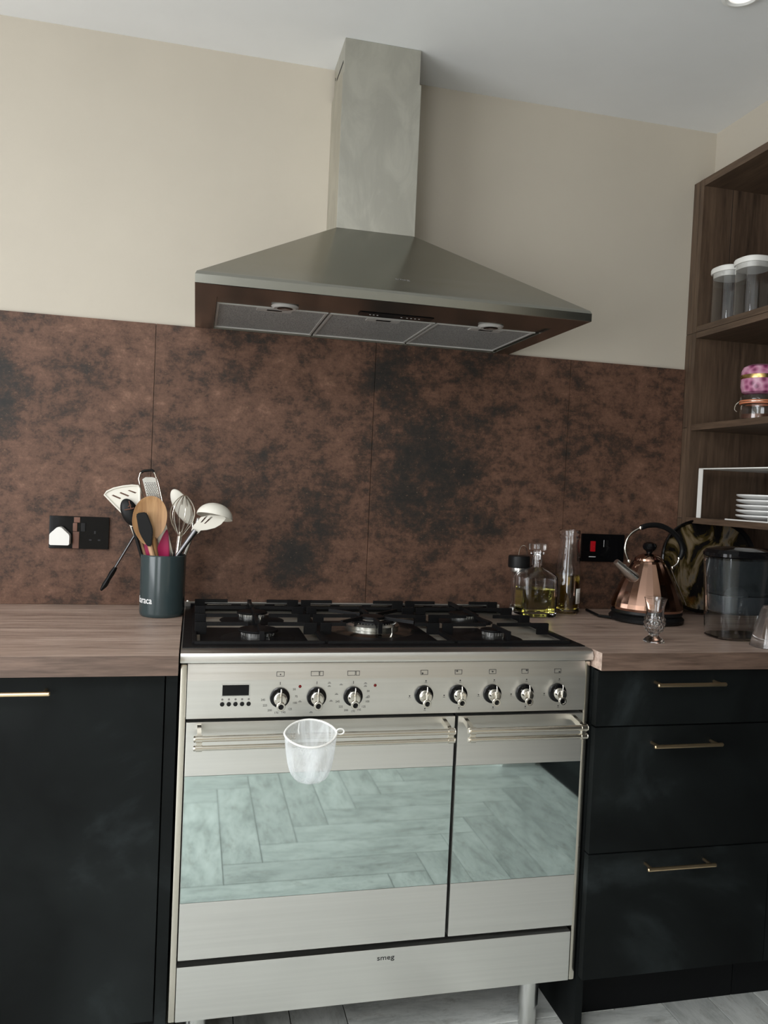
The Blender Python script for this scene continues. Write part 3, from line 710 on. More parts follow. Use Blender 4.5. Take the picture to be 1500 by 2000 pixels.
s2 = plate('cooker_switch', 'black glass cooker switch with red rocker behind the kettle', .712, .855, 1.046, 1.131)
MB().box(.7405, .7565, -.0205, -.0166, 1.077, 1.109, .0015).obj('switch', 'red', s2, 'red rocker switch')
MB().box(.738, .760, -.0170, -.0160, 1.060, 1.062).box(.7855, .7865, -.0172, -.0160, 1.092, 1.113).obj('marking', 'white_ink', s2)
MB().box(.792, .800, -.020, -.0166, 1.094, 1.112, .001).obj('switch', 'black', s2)

# ------------------------------------------------------------------ utensil pot
UC = Vector((-.5045, -.165, .9005)); R_ = .0545
up = thing('utensil_pot', 'dark green-grey glazed utensil pot on the left worktop', 'pot', UC)
MB().lathe([(0, 0), (R_-.004, 0), (R_-.0015, .003), (R_, .010), (R_+.0008, .150), (R_-.0010, .1525), (R_-.0035, .150), (R_-.0040, .008), (0, .006)], UC, 64).obj('body', 'cup', up)
me = text_mesh('karaca', .0235, 'white_ink', .0002, bold=.0002); xm_ = max(v.co.x for v in me.vertices)
bmt = bmesh.new(); bmt.from_mesh(me); bmesh.ops.subdivide_edges(bmt, edges=bmt.edges, cuts=1); bmt.to_mesh(me); bmt.free()
th0 = math.atan2(UC.x-CX, -(UC.y-CY))
for v in me.vertices:
    a = -.42+(v.co.x-xm_)*.84/R_; h = v.co.y; rr = R_+.0004+v.co.z
    v.co = Vector((UC.x+math.sin(a)*rr, UC.y-math.cos(a)*rr, UC.z+.0415+h))
link('lettering', me, up, 'white maker lettering wrapping round the side')

def blade(pts2, Y, th, mat, name, parent, label=None, lean=0.0, y_mid=None):
    """outline measured at a plane y = Y, given thickness th"""
    P = [at(px, py, Y) for px, py in pts2]
    m = MB().prism([(p.x, p.z) for p in P], Y-th/2, Y+th/2)
    bm = bmesh.new(); me_ = m.mesh(name, M[mat]); bm.from_mesh(me_)
    bmesh.ops.bevel(bm, geom=list(bm.edges), offset=th*.3, segments=2, affect='EDGES', clamp_overlap=True); bm.to_mesh(me_); bm.free()
    me_.polygons.foreach_set('use_smooth', [True]*len(me_.polygons)); me_.set_sharp_from_angle(angle=math.radians(50))
    return link(name, me_, parent, label)
def oval(cx, cy, rx, ry, n=28, rot=0, egg=0):
    o = []
    for k in range(n):
        a = 2*PI*k/n; x = rx*math.cos(a); y = ry*math.sin(a); x *= 1+egg*y/ry
        o.append((cx+x*math.cos(rot)-y*math.sin(rot), cy+x*math.sin(rot)+y*math.cos(rot)))
    return o
def stick(p0, p1, r, mat, name, parent, seg=12, label=None):
    return MB().tube([p0, p1], r, seg).obj(name, mat, parent, label)
def inpot(dx, dy, z=.912): return Vector((UC.x+dx, UC.y+dy, z))

# tongs straddling the rim
tg = thing('tongs', 'steel kitchen tongs with black tips, one arm outside the pot', 'tongs', at(262, 1048, -.10))
T0 = at(283, 1012, -.100); T1 = at(223, 1111, -.095)
for a, b, nm in ((T0, T1, 'arm'),):
    MB().tube([a, a*.5+b*.5, b], [(.003, .007), (.0035, .0075), (.003, .006)], 10).obj('arm', 'dull_steel', tg)
Tm = at(290, 1080, -.155); MB().tube([T0, Vector((T0.x+.004, -.120, T0.z-.03)), inpot(-.022, .022, 1.02), inpot(-.012, .020, .915)], [(.003, .007)]*4, 10).obj('arm', 'dull_steel', tg)
tp = MB(); q = [at(226, 1108, -.095), at(218, 1120, -.094), at(212, 1130, -.0935), at(205, 1142, -.093), at(197, 1153, -.093)]
tp.tube([q[0], q[1], q[2], q[3], q[4]], [(.005, .0075), (.007, .010), (.006, .0085), (.0075, .0100), (.003, .004)], 12)
tp.obj('tip', 'black', tg, 'black silicone gripping tip')
tz = MB().lathe([(0, -.007), (.006, -.006), (.006, .006), (0, .007)], T0, 14, 'x').obj('hinge', 'polished', tg)

# grater
gt = thing('grater', 'narrow hand grater with a black-capped wire handle at the back of the pot', 'grater', at(300, 1080, -.135))
Yg = -.135
gb = blade([(278, 936), (284, 932), (298, 932), (304, 934), (347, 1120), (326, 1124)], Yg, .0012, 'silver', 'blade', gt, 'perforated steel blade')
hl = MB()
for i in range(22):
    for j in range(6):
        t_ = i/21
        px = 284+j*3.6+t_*10.5; py = 943+i*2.6
        p_ = at(px+(1.8 if i % 2 else 0), py, Yg-.0012); hl.lathe([(0, .0008), (.0013, .0002), (.0015, -.0006), (0, -.0008)], p_, 6, 'y')
hl.obj('grating_teeth', 'ink_grey', gt); gt.children[-1]['kind'] = 'stuff'
wr = MB(); wp = [(288, 1000), (275, 955), (271, 935), (274, 924), (280, 920), (296, 918), (302, 924), (309, 942), (322, 1000)]
wr.tube([at(a, b, Yg+.003) for a, b in wp], .0017, 8); wr.obj('wire_handle', 'polished', gt)
MB().tube([at(276, 923, Yg+.003), at(280, 920, Yg+.003), at(297, 918, Yg+.003), at(301, 922, Yg+.003)], .0032, 10).obj('grip', 'black', gt)
stick(at(338, 1080, Yg), inpot(.012, .028), .0035, 'polished', 'shank', gt)

# slotted white spatula
sp = thing('slotted_spatula', 'white slotted fish-slice spatula leaning left with a wooden handle', 'spatula', at(275, 1060, -.165))
Ys = -.158
outer = [(204, 966), (209, 960), (222, 954), (240, 950), (258, 948), (270, 949), (273, 955), (273, 975), (275, 1012), (271, 1030), (264, 1032), (257, 1024), (240, 1003), (222, 985)]
def holed(outer_, holes, Y, th, mat, name, parent, label=None):
    bm = bmesh.new(); ed = []
    for loop in [outer_]+holes:
        vs_ = [bm.verts.new(at(a, b, Y)) for a, b in loop]
        ed += [bm.edges.new((vs_[k], vs_[(k+1) % len(vs_)])) for k in range(len(vs_))]
    bmesh.ops.triangle_fill(bm, edges=ed, use_beauty=True, use_dissolve=False)
    r_ = bmesh.ops.extrude_face_region(bm, geom=list(bm.faces))
    for e_ in r_['geom']:
        if isinstance(e_, bmesh.types.BMVert): e_.co.y += th
    bmesh.ops.recalc_face_normals(bm, faces=bm.faces)
    me_ = bpy.data.meshes.new(name); bm.to_mesh(me_); bm.free(); me_.materials.append(M[mat]); return link(name, me_, parent, label)
sl_ = [[(218, 968), (221, 966), (237, 973), (234, 975)], [(233, 963), (236, 961), (253, 968), (250, 970)], [(249, 958), (253, 957), (267, 962), (264, 964)]]
holed(outer, sl_, Ys, .0030, 'silicone', 'head', sp)
MB().tube([at(a, b, Ys-.0008) for a, b in outer], .0024, 8, closed=True).obj('raised_edge', 'silicone', sp)
stick(at(259, 1022, Ys), at(272, 1055, Ys), (.0085), 'silicone', 'neck', sp, 16)
MB().tube([at(271, 1052, Ys), at(283, 1086, Ys), inpot(-.006, -.002)], .0062, 14).obj('handle', 'handle_wood', sp)

# black spoon behind the wooden one
bs = thing('black_spoon', 'black spoon with a copper leaf print, behind the wooden spoon', 'spoon', at(265, 1060, -.168))
Yb = -.168
m = MB(); c0 = at(254, 1001, Yb)
m.lathe([(0, .0045), (.5, .0040), (.85, .0020), (1, -.0010), (.98, -.0030), (.8, -.0020), (0, .0005)], (0, 0, 0), 32, 'y')
mt = Matrix.Translation(c0) @ Matrix.Rotation(math.radians(-24), 4, 'Y') @ Matrix.Diagonal((.0205, 1.6, .036, 1)); m.xf(mt); m.obj('bowl', 'black', bs)
lf = MB()
for a, b in (((252, 978), (256, 994)), ((256, 994), (243, 996)), ((256, 994), (262, 992)), ((250, 990), (256, 986))): lf.tube([at(a[0], a[1], Yb-.009), at(b[0], b[1], Yb-.009)], .0014, 6)
lf.obj('leaf_print', 'bronze', bs, 'copper-coloured leaf motif')
MB().tube([at(260, 1028, Yb), at(272, 1070, Yb), inpot(-.012, .004)], .0045, 10).obj('handle', 'black', bs)

# magenta spatula
mg = thing('magenta_spatula', 'magenta silicone spatula low in the pot beside the wooden spoon', 'spatula', at(318, 1080, -.165))
blade([(326, 1033), (329, 1040), (331, 1075), (330, 1100), (300, 1100), (309, 1065), (318, 1046)], -.150, .006, 'magenta', 'head', mg)
stick(at(315, 1098, -.150), inpot(.010, -.002), .005, 'magenta', 'handle', mg)
mg2 = thing('magenta_spatula', 'sliver of a magenta spatula between the two wooden handles', 'spatula', at(286, 1080, -.172))
blade([(281, 1055), (288, 1062), (298, 1100), (284, 1100)], -.160, .004, 'magenta', 'head', mg2)
stick(at(290, 1098, -.160), inpot(-.004, -.002), .004, 'magenta', 'handle', mg2)

# wooden spoon
ws = thing('wooden_spoon', 'large tan wooden spoon standing upright in the pot', 'spoon', at(300, 1080, -.178))
Yw = -.190
m = MB(); m.lathe([(0, .0005), (.45, -.0005), (.8, .0010), (.95, .0040), (1, .0040), (.97, .0005), (.8, -.0040), (.4, -.0070), (0, -.0075)], (0, 0, 0), 40, 'y')
m.v = [((x*(1+.10*z) if z > 0 else x*(1-.35*z*z)), y, z) for x, y, z in m.v]
c0 = at(292, 1016, Yw); m.xf(Matrix.Translation(c0) @ Matrix.Rotation(math.radians(7), 4, 'Y') @ Matrix.Diagonal((.0405, 1, .0600, 1))); m.obj('bowl', 'bamboo', ws)
MB().tube([at(300, 1050, Yw), at(304, 1075, Yw), inpot(.014, -.015)], [(.007, .012), (.005, .008), .005], 12).obj('handle', 'bamboo', ws)

# black silicone spatula in front
fs_ = thing('black_spatula', 'small black silicone spatula in front, with a pale wooden handle', 'spatula', at(296, 1085, -.198))
blade([(266, 1006), (268, 1002), (284, 1000), (288, 1004), (298, 1030), (299, 1042), (296, 1066), (291, 1068), (287, 1066), (275, 1046), (271, 1036)], -.206, .007, 'black', 'head', fs_)
MB().tube([at(292, 1062, -.200), at(298, 1084, -.198), inpot(.004, -.028)], .0062, 14).obj('handle', 'handle_wood', fs_)

# whisk
wk = thing('whisk', 'steel balloon whisk standing between the white spoons', 'whisk', at(352, 1080, -.155))
Yk = -.158; axis0 = at(351, 1048, Yk); axis1 = at(361, 967, Yk); ax = (axis1-axis0); Lk = ax.length; ax.normalize(); side = Vector((ax.z, 0, -ax.x))
for k in range(6):
    a = PI*k/6+.2; dv = side*math.cos(a)+Vector((0, 1, 0))*math.sin(a); pts = []
    for j in range(25):
        t_ = j/24*PI; rr = math.sin(t_)**.8*.0285 if 0 < j < 24 else .003
        h = (1-abs(math.cos(t_/1.0)))  # height along axis
        ph = j/24
        hh = math.sin(ph*PI)**.62
        sgn = -math.cos(ph*PI)
        wdt = .004+.0305*math.sin(min(1, hh*1.0)*PI*.78)**1.0
        pts.append(axis0+ax*(Lk*hh)+dv*(sgn*wdt*(1 if 1 else 0)))
    MB().tube(pts, .0009, 6).obj('wire_loop', 'polished', wk)
MB().tube([axis0+ax*.012, axis0, axis0-ax*.02, inpot(.020, .005)], [.0045, .0055, .0062, .0062], 14).obj('handle', 'polished', wk)

# white spoon behind the whisk
wsp = thing('white_spoon', 'white silicone spoon leaning behind the whisk', 'spoon', at(365, 1060, -.135))
m = MB(); m.lathe([(0, .003), (.6, .002), (.95, -.001), (1, -.003), (.9, -.004), (0, -.0025)], (0, 0, 0), 32, 'y')
c0 = at(356, 990, -.130); m.xf(Matrix.Translation(c0) @ Matrix.Rotation(math.radians(-30), 4, 'Y') @ Matrix.Diagonal((.0205, 1.4, .050, 1))); m.obj('bowl', 'silicone', wsp)
MB().tube([at(376, 1018, -.130), at(378, 1040, -.132), inpot(.034, .018, 1.0), inpot(.030, .012)], .0045, 12).obj('handle', 'silver', wsp)

# slotted spoon and ladle to the right
ss_ = thing('slotted_spoon', 'white slotted spoon leaning right, under the ladle bowl', 'spoon', at(360, 1070, -.178))
Yl = -.186
holed([(386, 1018), (392, 1010), (410, 1006), (438, 1008), (441, 1013), (432, 1024), (420, 1031), (404, 1035), (392, 1036), (388, 1041), (382, 1044), (374, 1040), (374, 1034), (378, 1026)], [[(402, 1008), (406, 1008), (395, 1020), (391, 1021)], [(412, 1009), (416, 1010), (401, 1023), (398, 1023)]], Yl, .004, 'silicone', 'bowl', ss_)
MB().tube([at(382, 1036, Yl), at(347, 1084, Yl+.004), inpot(.006, -.012)], [.0075, .0052, .0052], 14).obj('handle', 'dull_steel', ss_)
ld = thing('ladle', 'white ladle with its domed bowl tipped over, rightmost in the pot', 'ladle', at(370, 1070, -.165))
m = MB(); pr = [(0, 1)]+[(math.cos(a), math.sin(a)) for a in [PI/2*(1-k/9) for k in range(1, 10)]]+[(.94, 0)]+[(math.cos(a)*.94, math.sin(a)*.93) for a in [PI/2*k/9 for k in range(1, 9)]]+[(0, .93)]
m.lathe(pr, (0, 0, 0), 40)
c0 = at(419, 1010, -.172); m.xf(Matrix.Translation(c0) @ Matrix.Rotation(math.radians(11), 4, 'Y') @ Matrix.Rotation(math.radians(-14), 4, 'X') @ Matrix.Scale(.0455, 4) @ Matrix.Diagonal((1, .85, .78, 1))); m.obj('bowl', 'silicone', ld)
MB().tube([at(388, 1012, -.165), at(380, 1040, -.155), inpot(.030, -.004, 1.04), inpot(.018, .0)], [.005, .0045, .004, .004], 12).obj('handle', 'silver', ld)

# ------------------------------------------------------------------ things on the right worktop
ZT = .9005
gr = thing('pepper_mill', 'black-capped glass spice grinder behind the back right burner', 'grinder', (.492, -.072, ZT))
gx, gy = .492, -.060
MB().lathe([(0, 0), (.0225, 0), (.0235, .003), (.0225, .010), (.020, .014), (0, .014)], (gx, gy, ZT), 32).obj('base', 'silver', gr)
MB().lathe([(0, .0142), (.0215, .0142), (.0200, .040), (.0200, .085), (.0225, .115), (.0215, .115), (.0188, .085), (.0188, .040), (.0198, .016), (0, .0158)], (gx, gy, ZT), 32).obj('body', 'glass', gr)
MB().lathe([(0, .1155), (.0225, .1155), (.0235, .119), (.0235, .127), (0, .127)], (gx, gy, ZT), 32).obj('collar', 'silver', gr)
MB().lathe([(0, .1275), (.0300, .1275), (.0315, .130), (.0315, .158), (.0295, .162), (0, .163)], (gx+.001, gy, ZT), 32).obj('cap', 'black', gr)
MB().tube([(gx+.012+.013*math.cos(a), gy, ZT+.163+.030*math.sin(a)) for a in [PI*k/14 for k in range(15)]], .0009, 6).obj('wire_loop', 'polished', gr)

# square decanter
dc = thing('decanter', 'square glass decanter half full of yellow oil, beside the hob', 'decanter', (.512, -.140, ZT))
dx_, dy_ = .5130, -.140
def sq(prof, seg=48, p=.42, sx=1., sy=.82): return MB().lathe(prof, (dx_, dy_, ZT), seg, 'z', sx, sy, p)
body = MB(); pf = [(0, 0), (.050, 0), (.0535, .003), (.0535, .112), (.050, .122), (.036, .134)]
m = sq(pf+[(.020, .142), (.0185, .146)]); 
m = MB()
def morph(prof, c, seg=48, sx=1., sy=.85):
    vs = []; fs = []
    for r, z, pw in prof:
        for k in range(seg):
            th = 2*PI*k/seg+PI/seg; a, b = math.cos(th), math.sin(th); a2 = math.copysign(abs(a)**pw, a); b2 = math.copysign(abs(b)**pw, b)
            syy = sy+(1-sy)*(pw-.35)/.65 if pw > .35 else sy
            vs.append((c[0]+r*a2*sx, c[1]+r*b2*syy, c[2]+z))
    n = len(prof)
    for i in range(n-1):
        for k in range(seg): fs.append((i*seg+k, i*seg+(k+1) % seg, (i+1)*seg+(k+1) % seg, (i+1)*seg+k))
    fs.append(tuple(range(seg))); fs.append(tuple((n-1)*seg+k for k in range(seg))); return MB().add(vs, fs)
outp = [(.046, 0, .3), (.0510, .003, .3), (.0520, .006, .3), (.0520, .108, .3), (.0500, .116, .32), (.040, .126, .45), (.024, .134, .8), (.0165, .139, 1), (.0150, .150, 1), (.0150, .172, 1), (.0200, .176, 1), (.0200, .181, 1), (.0110, .1815, 1)]
inn = [(.0110, .172, 1), (.0110, .150, 1), (.0125, .141, 1), (.020, .1305, .8), (.036, .122, .45), (.0455, .113, .32), (.0475, .106, .3), (.0475, .014, .3), (.044, .011, .3)]
morph(outp+inn, (dx_, dy_, ZT)).obj('body', 'glass', dc)
morph([(.043, .0115, .3), (.0472, .0145, .3), (.0472, .078, .3)], (dx_, dy_, ZT)).obj('oil', 'oil', dc, 'yellow oil filling the lower half')
MB().lathe([(0, .160), (.0095, .160), (.0105, .178), (.0105, .186), (.0235, .187), (.0245, .189), (.0245, .202), (.0235, .204), (0, .204)], (dx_, dy_, ZT), 32).obj('stopper', 'glass', dc)

# tall bottle
tb = thing('oil_bottle', 'tall round glass bottle of amber oil with a white label', 'bottle', (.640, -.080, ZT))
bx_, by_ = .640, -.080
ob = [(0, 0), (.033, 0), (.0365, .004), (.0370, .010), (.0370, .100), (.0360, .130), (.0310, .170), (.0275, .195), (.0270, .215), (.0290, .219), (.0300, .223), (.0285, .228), (.0300, .232), (.0305, .240), (.0290, .243), (.0265, .243)]
ib = [(.0262, .240), (.0245, .215), (.0250, .195), (.0285, .170), (.0335, .130), (.0345, .100), (.0345, .012), (.031, .008), (0, .008)]
MB().lathe(ob+ib, (bx_, by_, ZT), 48).obj('body', 'glass', tb)
MB().lathe([(0, .0085), (.0305, .0085), (.0342, .0125), (.0342, .100), (.0335, .113), (0, .113)], (bx_, by_, ZT), 48).obj('oil', 'amber', tb, 'amber oil to just under half height')
lm = MB(); vs = []; n_ = 12
for i in range(n_+1):
    a = math.radians(18+i*52/n_)
    for z in (.030, .074): vs.append((bx_+math.sin(a)*.0373, by_-math.cos(a)*.0373, ZT+z))
lm.add(vs, [(2*i, 2*i+2, 2*i+3, 2*i+1) for i in range(n_)]); lab = lm.obj('label', 'white_plastic', tb, 'small white paper label')
lab.modifiers.new('s', 'SOLIDIFY').thickness = .0004
lt = MB()
for i in range(6):
    z = ZT+.037+i*.0045
    for k in range(8):
        a = math.radians(26+k*4.6); a2 = a+math.radians(3.4)
        lt.add([(bx_+math.sin(q)*.03755, by_-math.cos(q)*.03755, zz_) for q, zz_ in ((a, z), (a2, z), (a2, z+.0012), (a, z+.0012))], [(0, 1, 2, 3)])
lt.obj('print', 'ink_grey', tb); 

# kettle
kt = thing('kettle', 'rose gold pyramid kettle with a black loop handle on its base', 'kettle', (.805, -.215, ZT))
kx, ky = .8190, -.215
MB().lathe([(0, 0), (.094, 0), (.101, .004), (.102, .012), (.094, .020), (0, .021)], (kx, ky, ZT), 56).obj('power_base', 'black', kt, 'round black power base')
MB().lathe([(0, .0212), (.094, .0212), (.097, .026), (.096, .033), (0, .033)], (kx, ky, ZT), 56).obj('bottom_ring', 'black', kt)
vs = []; fs = []; NF = 26
prk = [(.0965, .0332), (.0985, .040), (.0965, .052), (.0875, .078), (.0760, .105), (.0625, .130), (.0525, .150), (.0450, .163), (.0400, .169)]
m = MB().lathe(prk+[(.036, .170), (0, .170)], (kx, ky, ZT), NF*4)
# flats: pull the mid-facet points in to give the fluted faces
for i, v in enumerate(m.v):
    dx, dy = v[0]-kx, v[1]-ky; r_ = math.hypot(dx, dy)
    if r_ < .038: continue
    th = math.atan2(dy, dx) % (2*PI/NF)-PI/NF; k_ = math.cos(PI/NF)/math.cos(th)
    k2 = 1-(1-k_)*1.0; m.v[i] = (kx+dx*k2, ky+dy*k2, v[2])
m.obj('body', 'copper', kt, 'rose gold fluted body', 8)
MB().lathe([(0, .1702), (.0395, .1702), (.0385, .176), (.030, .184), (.018, .189), (0, .191)], (kx, ky, ZT), 40).obj('lid', 'copper', kt)
MB().lathe([(0, .1905), (.008, .191), (.009, .196), (.0175, .203), (.0195, .211), (.016, .219), (.008, .2225), (0, .223)], (kx, ky, ZT), 32).obj('lid_knob', 'black_gloss', kt)
sp_ = MB(); s0 = at(1238, 1128, ky-.02); s1_ = at(1203, 1097, ky-.02)
sp_.tube([s0+Vector((.012, 0, -.004)), s0, s0*.5+s1_*.5, s1_], [(.014, .016), (.017, .020), (.012, .014), (.0085, .010)], 20); sp_.obj('spout', 'silver', kt, 'polished steel spout')
def arc(pxs, Y): return [at(a, b, Y) for a, b in pxs]
def smooth_path(P, n=6):
    out = []
    for i in range(len(P)-1):
        p0 = P[max(i-1, 0)]; p1 = P[i]; p2 = P[i+1]; p3 = P[min(i+2, len(P)-1)]
        for k in range(n):
            t = k/n; out.append(.5*((2*p1)+(-p0+p2)*t+(2*p0-5*p1+4*p2-p3)*t*t+(-p0+3*p1-3*p2+p3)*t**3))
    return out+[P[-1]]
MB().tube(smooth_path(arc([(1228, 1096), (1221, 1076), (1224, 1055), (1234, 1041), (1251, 1031)], ky)), .0032, 12).tube(smooth_path(arc([(1326, 1090), (1323, 1100), (1313, 1109)], ky)), .0034, 12).obj('handle_arm', 'chrome', kt, 'thin chrome ends of the handle')
MB().tube(smooth_path(arc([(1251, 1031), (1268, 1026), (1290, 1027), (1312, 1038), (1327, 1055), (1333, 1075), (1327, 1092)], ky)), [.0052]+[.0075]*35+[.0055], 14).obj('handle_grip', 'black', kt, 'black curved grip')
for a, b in ((1251, 1031), (1228, 1096), (1326, 1091), (1313, 1109)):
    p_ = at(a, b, ky); MB().lathe([(0, -.005), (.0045, -.004), (.0055, 0), (.0045, .004), (0, .005)], p_, 16).obj('handle_joint', 'chrome', kt)
MB().tube(smooth_path(arc([(1311, 1112), (1322, 1140), (1333, 1165), (1340, 1182)], ky-.005)), .0018, 8).obj('gauge_edge', 'chrome', kt)
MB().tube([(kx-.095, ky+.01, ZT+.006), (kx-.118, ky+.05, ZT+.0045), (kx-.10, ky+.16, ZT+.0045)], .004, 8).obj('cord', 'black', kt)

# cut glass
cg = thing('cut_glass', 'footed cut-crystal glass standing in front of the kettle', 'glass', (.658, -.512, ZT))
cx_, cy2 = .6585, -.512
co = [(0, 0), (.0245, 0), (.0250, .003), (.0200, .008), (.0120, .014), (.0110, .018), (.0160, .024), (.0215, .033), (.0240, .043), (.0238, .053), (.0215, .063), (.0205, .070), (.0215, .085), (.0250, .101), (.0268, .106), (.0262, .1065)]
ci = [(.0240, .100), (.0202, .085), (.0190, .070), (.0200, .063), (.0220, .052), (.0222, .044), (.0200, .035), (.0140, .0275), (0, .0245)]
m = MB().lathe(co+ci, (cx_, cy2, ZT), 64)
m.obj('glass', 'glass', cg)
gm = MB()
for j, (z, r) in enumerate(((.029, .0195), (.037, .0230), (.046, .0242), (.055, .0234))):
    for k in range(16):
        a = 2*PI*(k+(j % 2)*.5)/16; p_ = Vector((cx_+math.cos(a)*r, cy2+math.sin(a)*r, ZT+z)); n_ = Vector((math.cos(a), math.sin(a), 0)); t_ = Vector((-n_.y, n_.x, 0)); u_ = Vector((0, 0, 1)); q = .0046
        gm.add([p_+t_*q, p_+u_*q, p_-t_*q, p_-u_*q, p_+n_*.0022, p_-n_*.0008], [(0, 1, 4), (1, 2, 4), (2, 3, 4), (3, 0, 4), (1, 0, 5), (2, 1, 5), (3, 2, 5), (0, 3, 5)])
gm.obj('cut_facets', 'glass', cg, 'diamond-cut pattern on the bowl', 0)

# marbled oval tray leaning in the corner
tr = thing('oval_tray', 'black-rimmed oval tray with a gold and grey leaf pattern leaning in the corner', 'tray', (1.05, -.10, ZT))
TC = at(1387, 1122, -.098); a_, b_ = .165, .1440
def tray_ring(s, d_, n=56):
    out = []
    for k in range(n):
        th = 2*PI*k/n; c_, s_ = math.cos(th), math.sin(th); pw = .82
        out.append(Vector((a_*s*math.copysign(abs(c_)**pw, c_), d_, b_*s*math.copysign(abs(s_)**pw, s_))))
    return out
mtray = Matrix.Translation((TC.x-.004, -.0920, ZT+b_+.0030)) @ Matrix.Rotation(math.radians(-6), 4, 'X')
def ringmesh(rs, cap0=True, cap1=True):
    vs = [v for r_ in rs for v in r_]; n = len(rs[0]); fs = []
    for i in range(len(rs)-1):
        for k in range(n): fs.append((i*n+k, i*n+(k+1) % n, (i+1)*n+(k+1) % n, (i+1)*n+k))
    if cap0: fs.append(tuple(range(n)))
    if cap1: fs.append(tuple((len(rs)-1)*n+k for k in range(n)))
    return MB().add(vs, fs)
ringmesh([tray_ring(.93, .004), tray_ring(.98, .003), tray_ring(1.0, -.010), tray_ring(.985, -.013), tray_ring(.955, -.010), tray_ring(.93, -.001)]).xf(mtray).obj('rim', 'black_gloss', tr, 'glossy black rim')
ringmesh([tray_ring(.925, -.0012), tray_ring(.925, -.0020)]).xf(mtray).obj('print', 'tray', tr, 'gold, grey and black leaf print')

# water filter jug
jg = thing('water_filter_jug', 'smoky clear water filter jug with a dark lid at the right edge', 'jug', (.935, -.475, ZT))
jx, jy = .940, -.460
def jl(prof, seg=48, p=.62, sx=1.0, sy=.66): return MB().lathe(prof, (jx, jy, ZT), seg, 'z', sx, sy, p)
jl([(0, 0), (.083, 0), (.088, .004), (.090, .040), (.094, .120), (.099, .205), (.0975, .205), (.0925, .120), (.0885, .040), (.086, .007), (0, .006)]).obj('jug_body', 'glass_smoke', jg)
jl([(.060, .066), (.079, .068), (.083, .074), (.0905, .120), (.0955, .200), (.0945, .200), (.0895, .120), (.082, .078), (.060, .070), (.060, .066)]).obj('hopper', 'smoke', jg) if False else None
t = NT('smoke_hopper'); t.set(Base_Color=srgb(120, 126, 130), Roughness=.1, IOR=1.25, Transmission_Weight=.85); M['smoke'] = t.m
t = NT('dark_hopper'); t.set(Base_Color=srgb(60, 64, 67), Roughness=.2); M['dark_hop'] = t.m
jl([(0, .064), (.074, .064), (.081, .069), (.0835, .078), (.0865, .108), (.0855, .110), (.082, .110), (.0795, .080), (0, .078)]).obj('hopper_floor', 'dark_hop', jg, 'dark grey funnel floor')
jl([(.0865, .112), (.0900, .150), (.0945, .200), (.0935, .200), (.0890, .150), (.0855, .112), (.0865, .112)]).obj('hopper', 'smoke', jg)
MB().lathe([(0, .080), (.027, .080), (.029, .086), (.028, .112), (.022, .122), (.012, .128), (0, .130)], (jx-.020, jy, ZT), 28).obj('cartridge', 'white_plastic', jg, 'white filter cartridge top')
jl([(0, .2052), (.097, .2052), (.101, .208), (.101, .216), (.094, .224), (.06, .231), (0, .233)]).obj('lid', 'black_gloss', jg, 'dark glossy lid')
MB().tube(smooth_path([Vector((jx+.094, jy, ZT+.195)), Vector((jx+.125, jy, ZT+.190)), Vector((jx+.135, jy, ZT+.12)), Vector((jx+.120, jy, ZT+.05)), Vector((jx+.086, jy, ZT+.04))]), .008, 12).obj('handle', 'glass_smoke', jg)
# clear bowl upside down at the edge
bw = thing('glass_bowl', 'clear flared glass bowl upside down at the right edge before the jug', 'bowl', (.955, -.580, ZT))
MB().lathe([(.049, 0), (.051, .0015), (.048, .010), (.038, .055), (.028, .092), (.024, .098), (0, .098), (0, .095), (.023, .095), (.026, .090), (.036, .055), (.046, .010), (.048, 0), (.049, 0)], (.936, -.5800, ZT), 48).obj('bowl', 'glass', bw)

# ------------------------------------------------------------------ things on the shelves
def canister(x, y, label, s=1.0):
    z = 1.7777; t = thing('storage_canister', label, 'canister', (x, y, z), 'clear white-lidded canisters on the upper shelf')
    R2 = .045*s; H = .148
    P = .75
    MB().lathe([(0, 0), (R2-.002, 0), (R2, .003), (R2, H), (R2-.0016, H), (R2-.0016, .004), (0, .003)], (x, y, z), 40, 'z', 1, 1, P).obj('jar', 'glass', t)
    MB().lathe([(0, H-.014), (R2-.0022, H-.014), (R2-.0022, H+.0003), (R2+.003, H+.0003), (R2+.004, H+.002), (R2+.004, H+.012), (R2+.002, H+.016), (0, H+.0165)], (x, y, z), 40, 'z', 1, 1, P).obj('lid', 'white_plastic', t)
    ms = MB(); 
    me = text_mesh('STORAGE', .006, 'ink', .0002)
    bpy.data.meshes.remove(me)
    for k in range(5):
        a = math.radians(-118+k*7)
        p_ = Vector((x+math.sin(a)*(R2+.0041), y-math.cos(a)*(R2+.0041), z+H+.007)); tt = Vector((math.cos(a), math.sin(a), 0))
    return t
canister(1.096, -.120, 'clear canister with white lid on the upper shelf, nearest the back wall')
canister(1.098, -.222, 'clear canister with white lid on the upper shelf, second from the back wall')
bt = thing('sauce_bottle', 'dark bottle with a gold top at the right edge of the upper shelf', 'bottle', (1.10, -.345, 1.7777))
MB().lathe([(0, 0), (.030, 0), (.032, .004), (.032, .095), (.030, .110), (.016, .132), (.013, .160), (.0135, .168), (0, .168)], (1.100, -.352, 1.7777), 32).obj('body', 'glass', bt)
MB().lathe([(0, .001+.003), (.0295, .004), (.0295, .060), (0, .060)], (1.100, -.352, 1.7777), 32).obj('filling', 'bronze', bt)
MB().lathe([(.0322, .070), (.0325, .070), (.0325, .108), (.0305, .112), (.0300, .112), (.0322, .070)], (1.100, -.352, 1.7777), 32).obj('label', 'black', bt)
MB().lathe([(0, .1685), (.016, .1685), (.017, .173), (.017, .186), (.014, .192), (0, .193)], (1.100, -.352, 1.7777), 24).obj('cap', 'gold', bt)
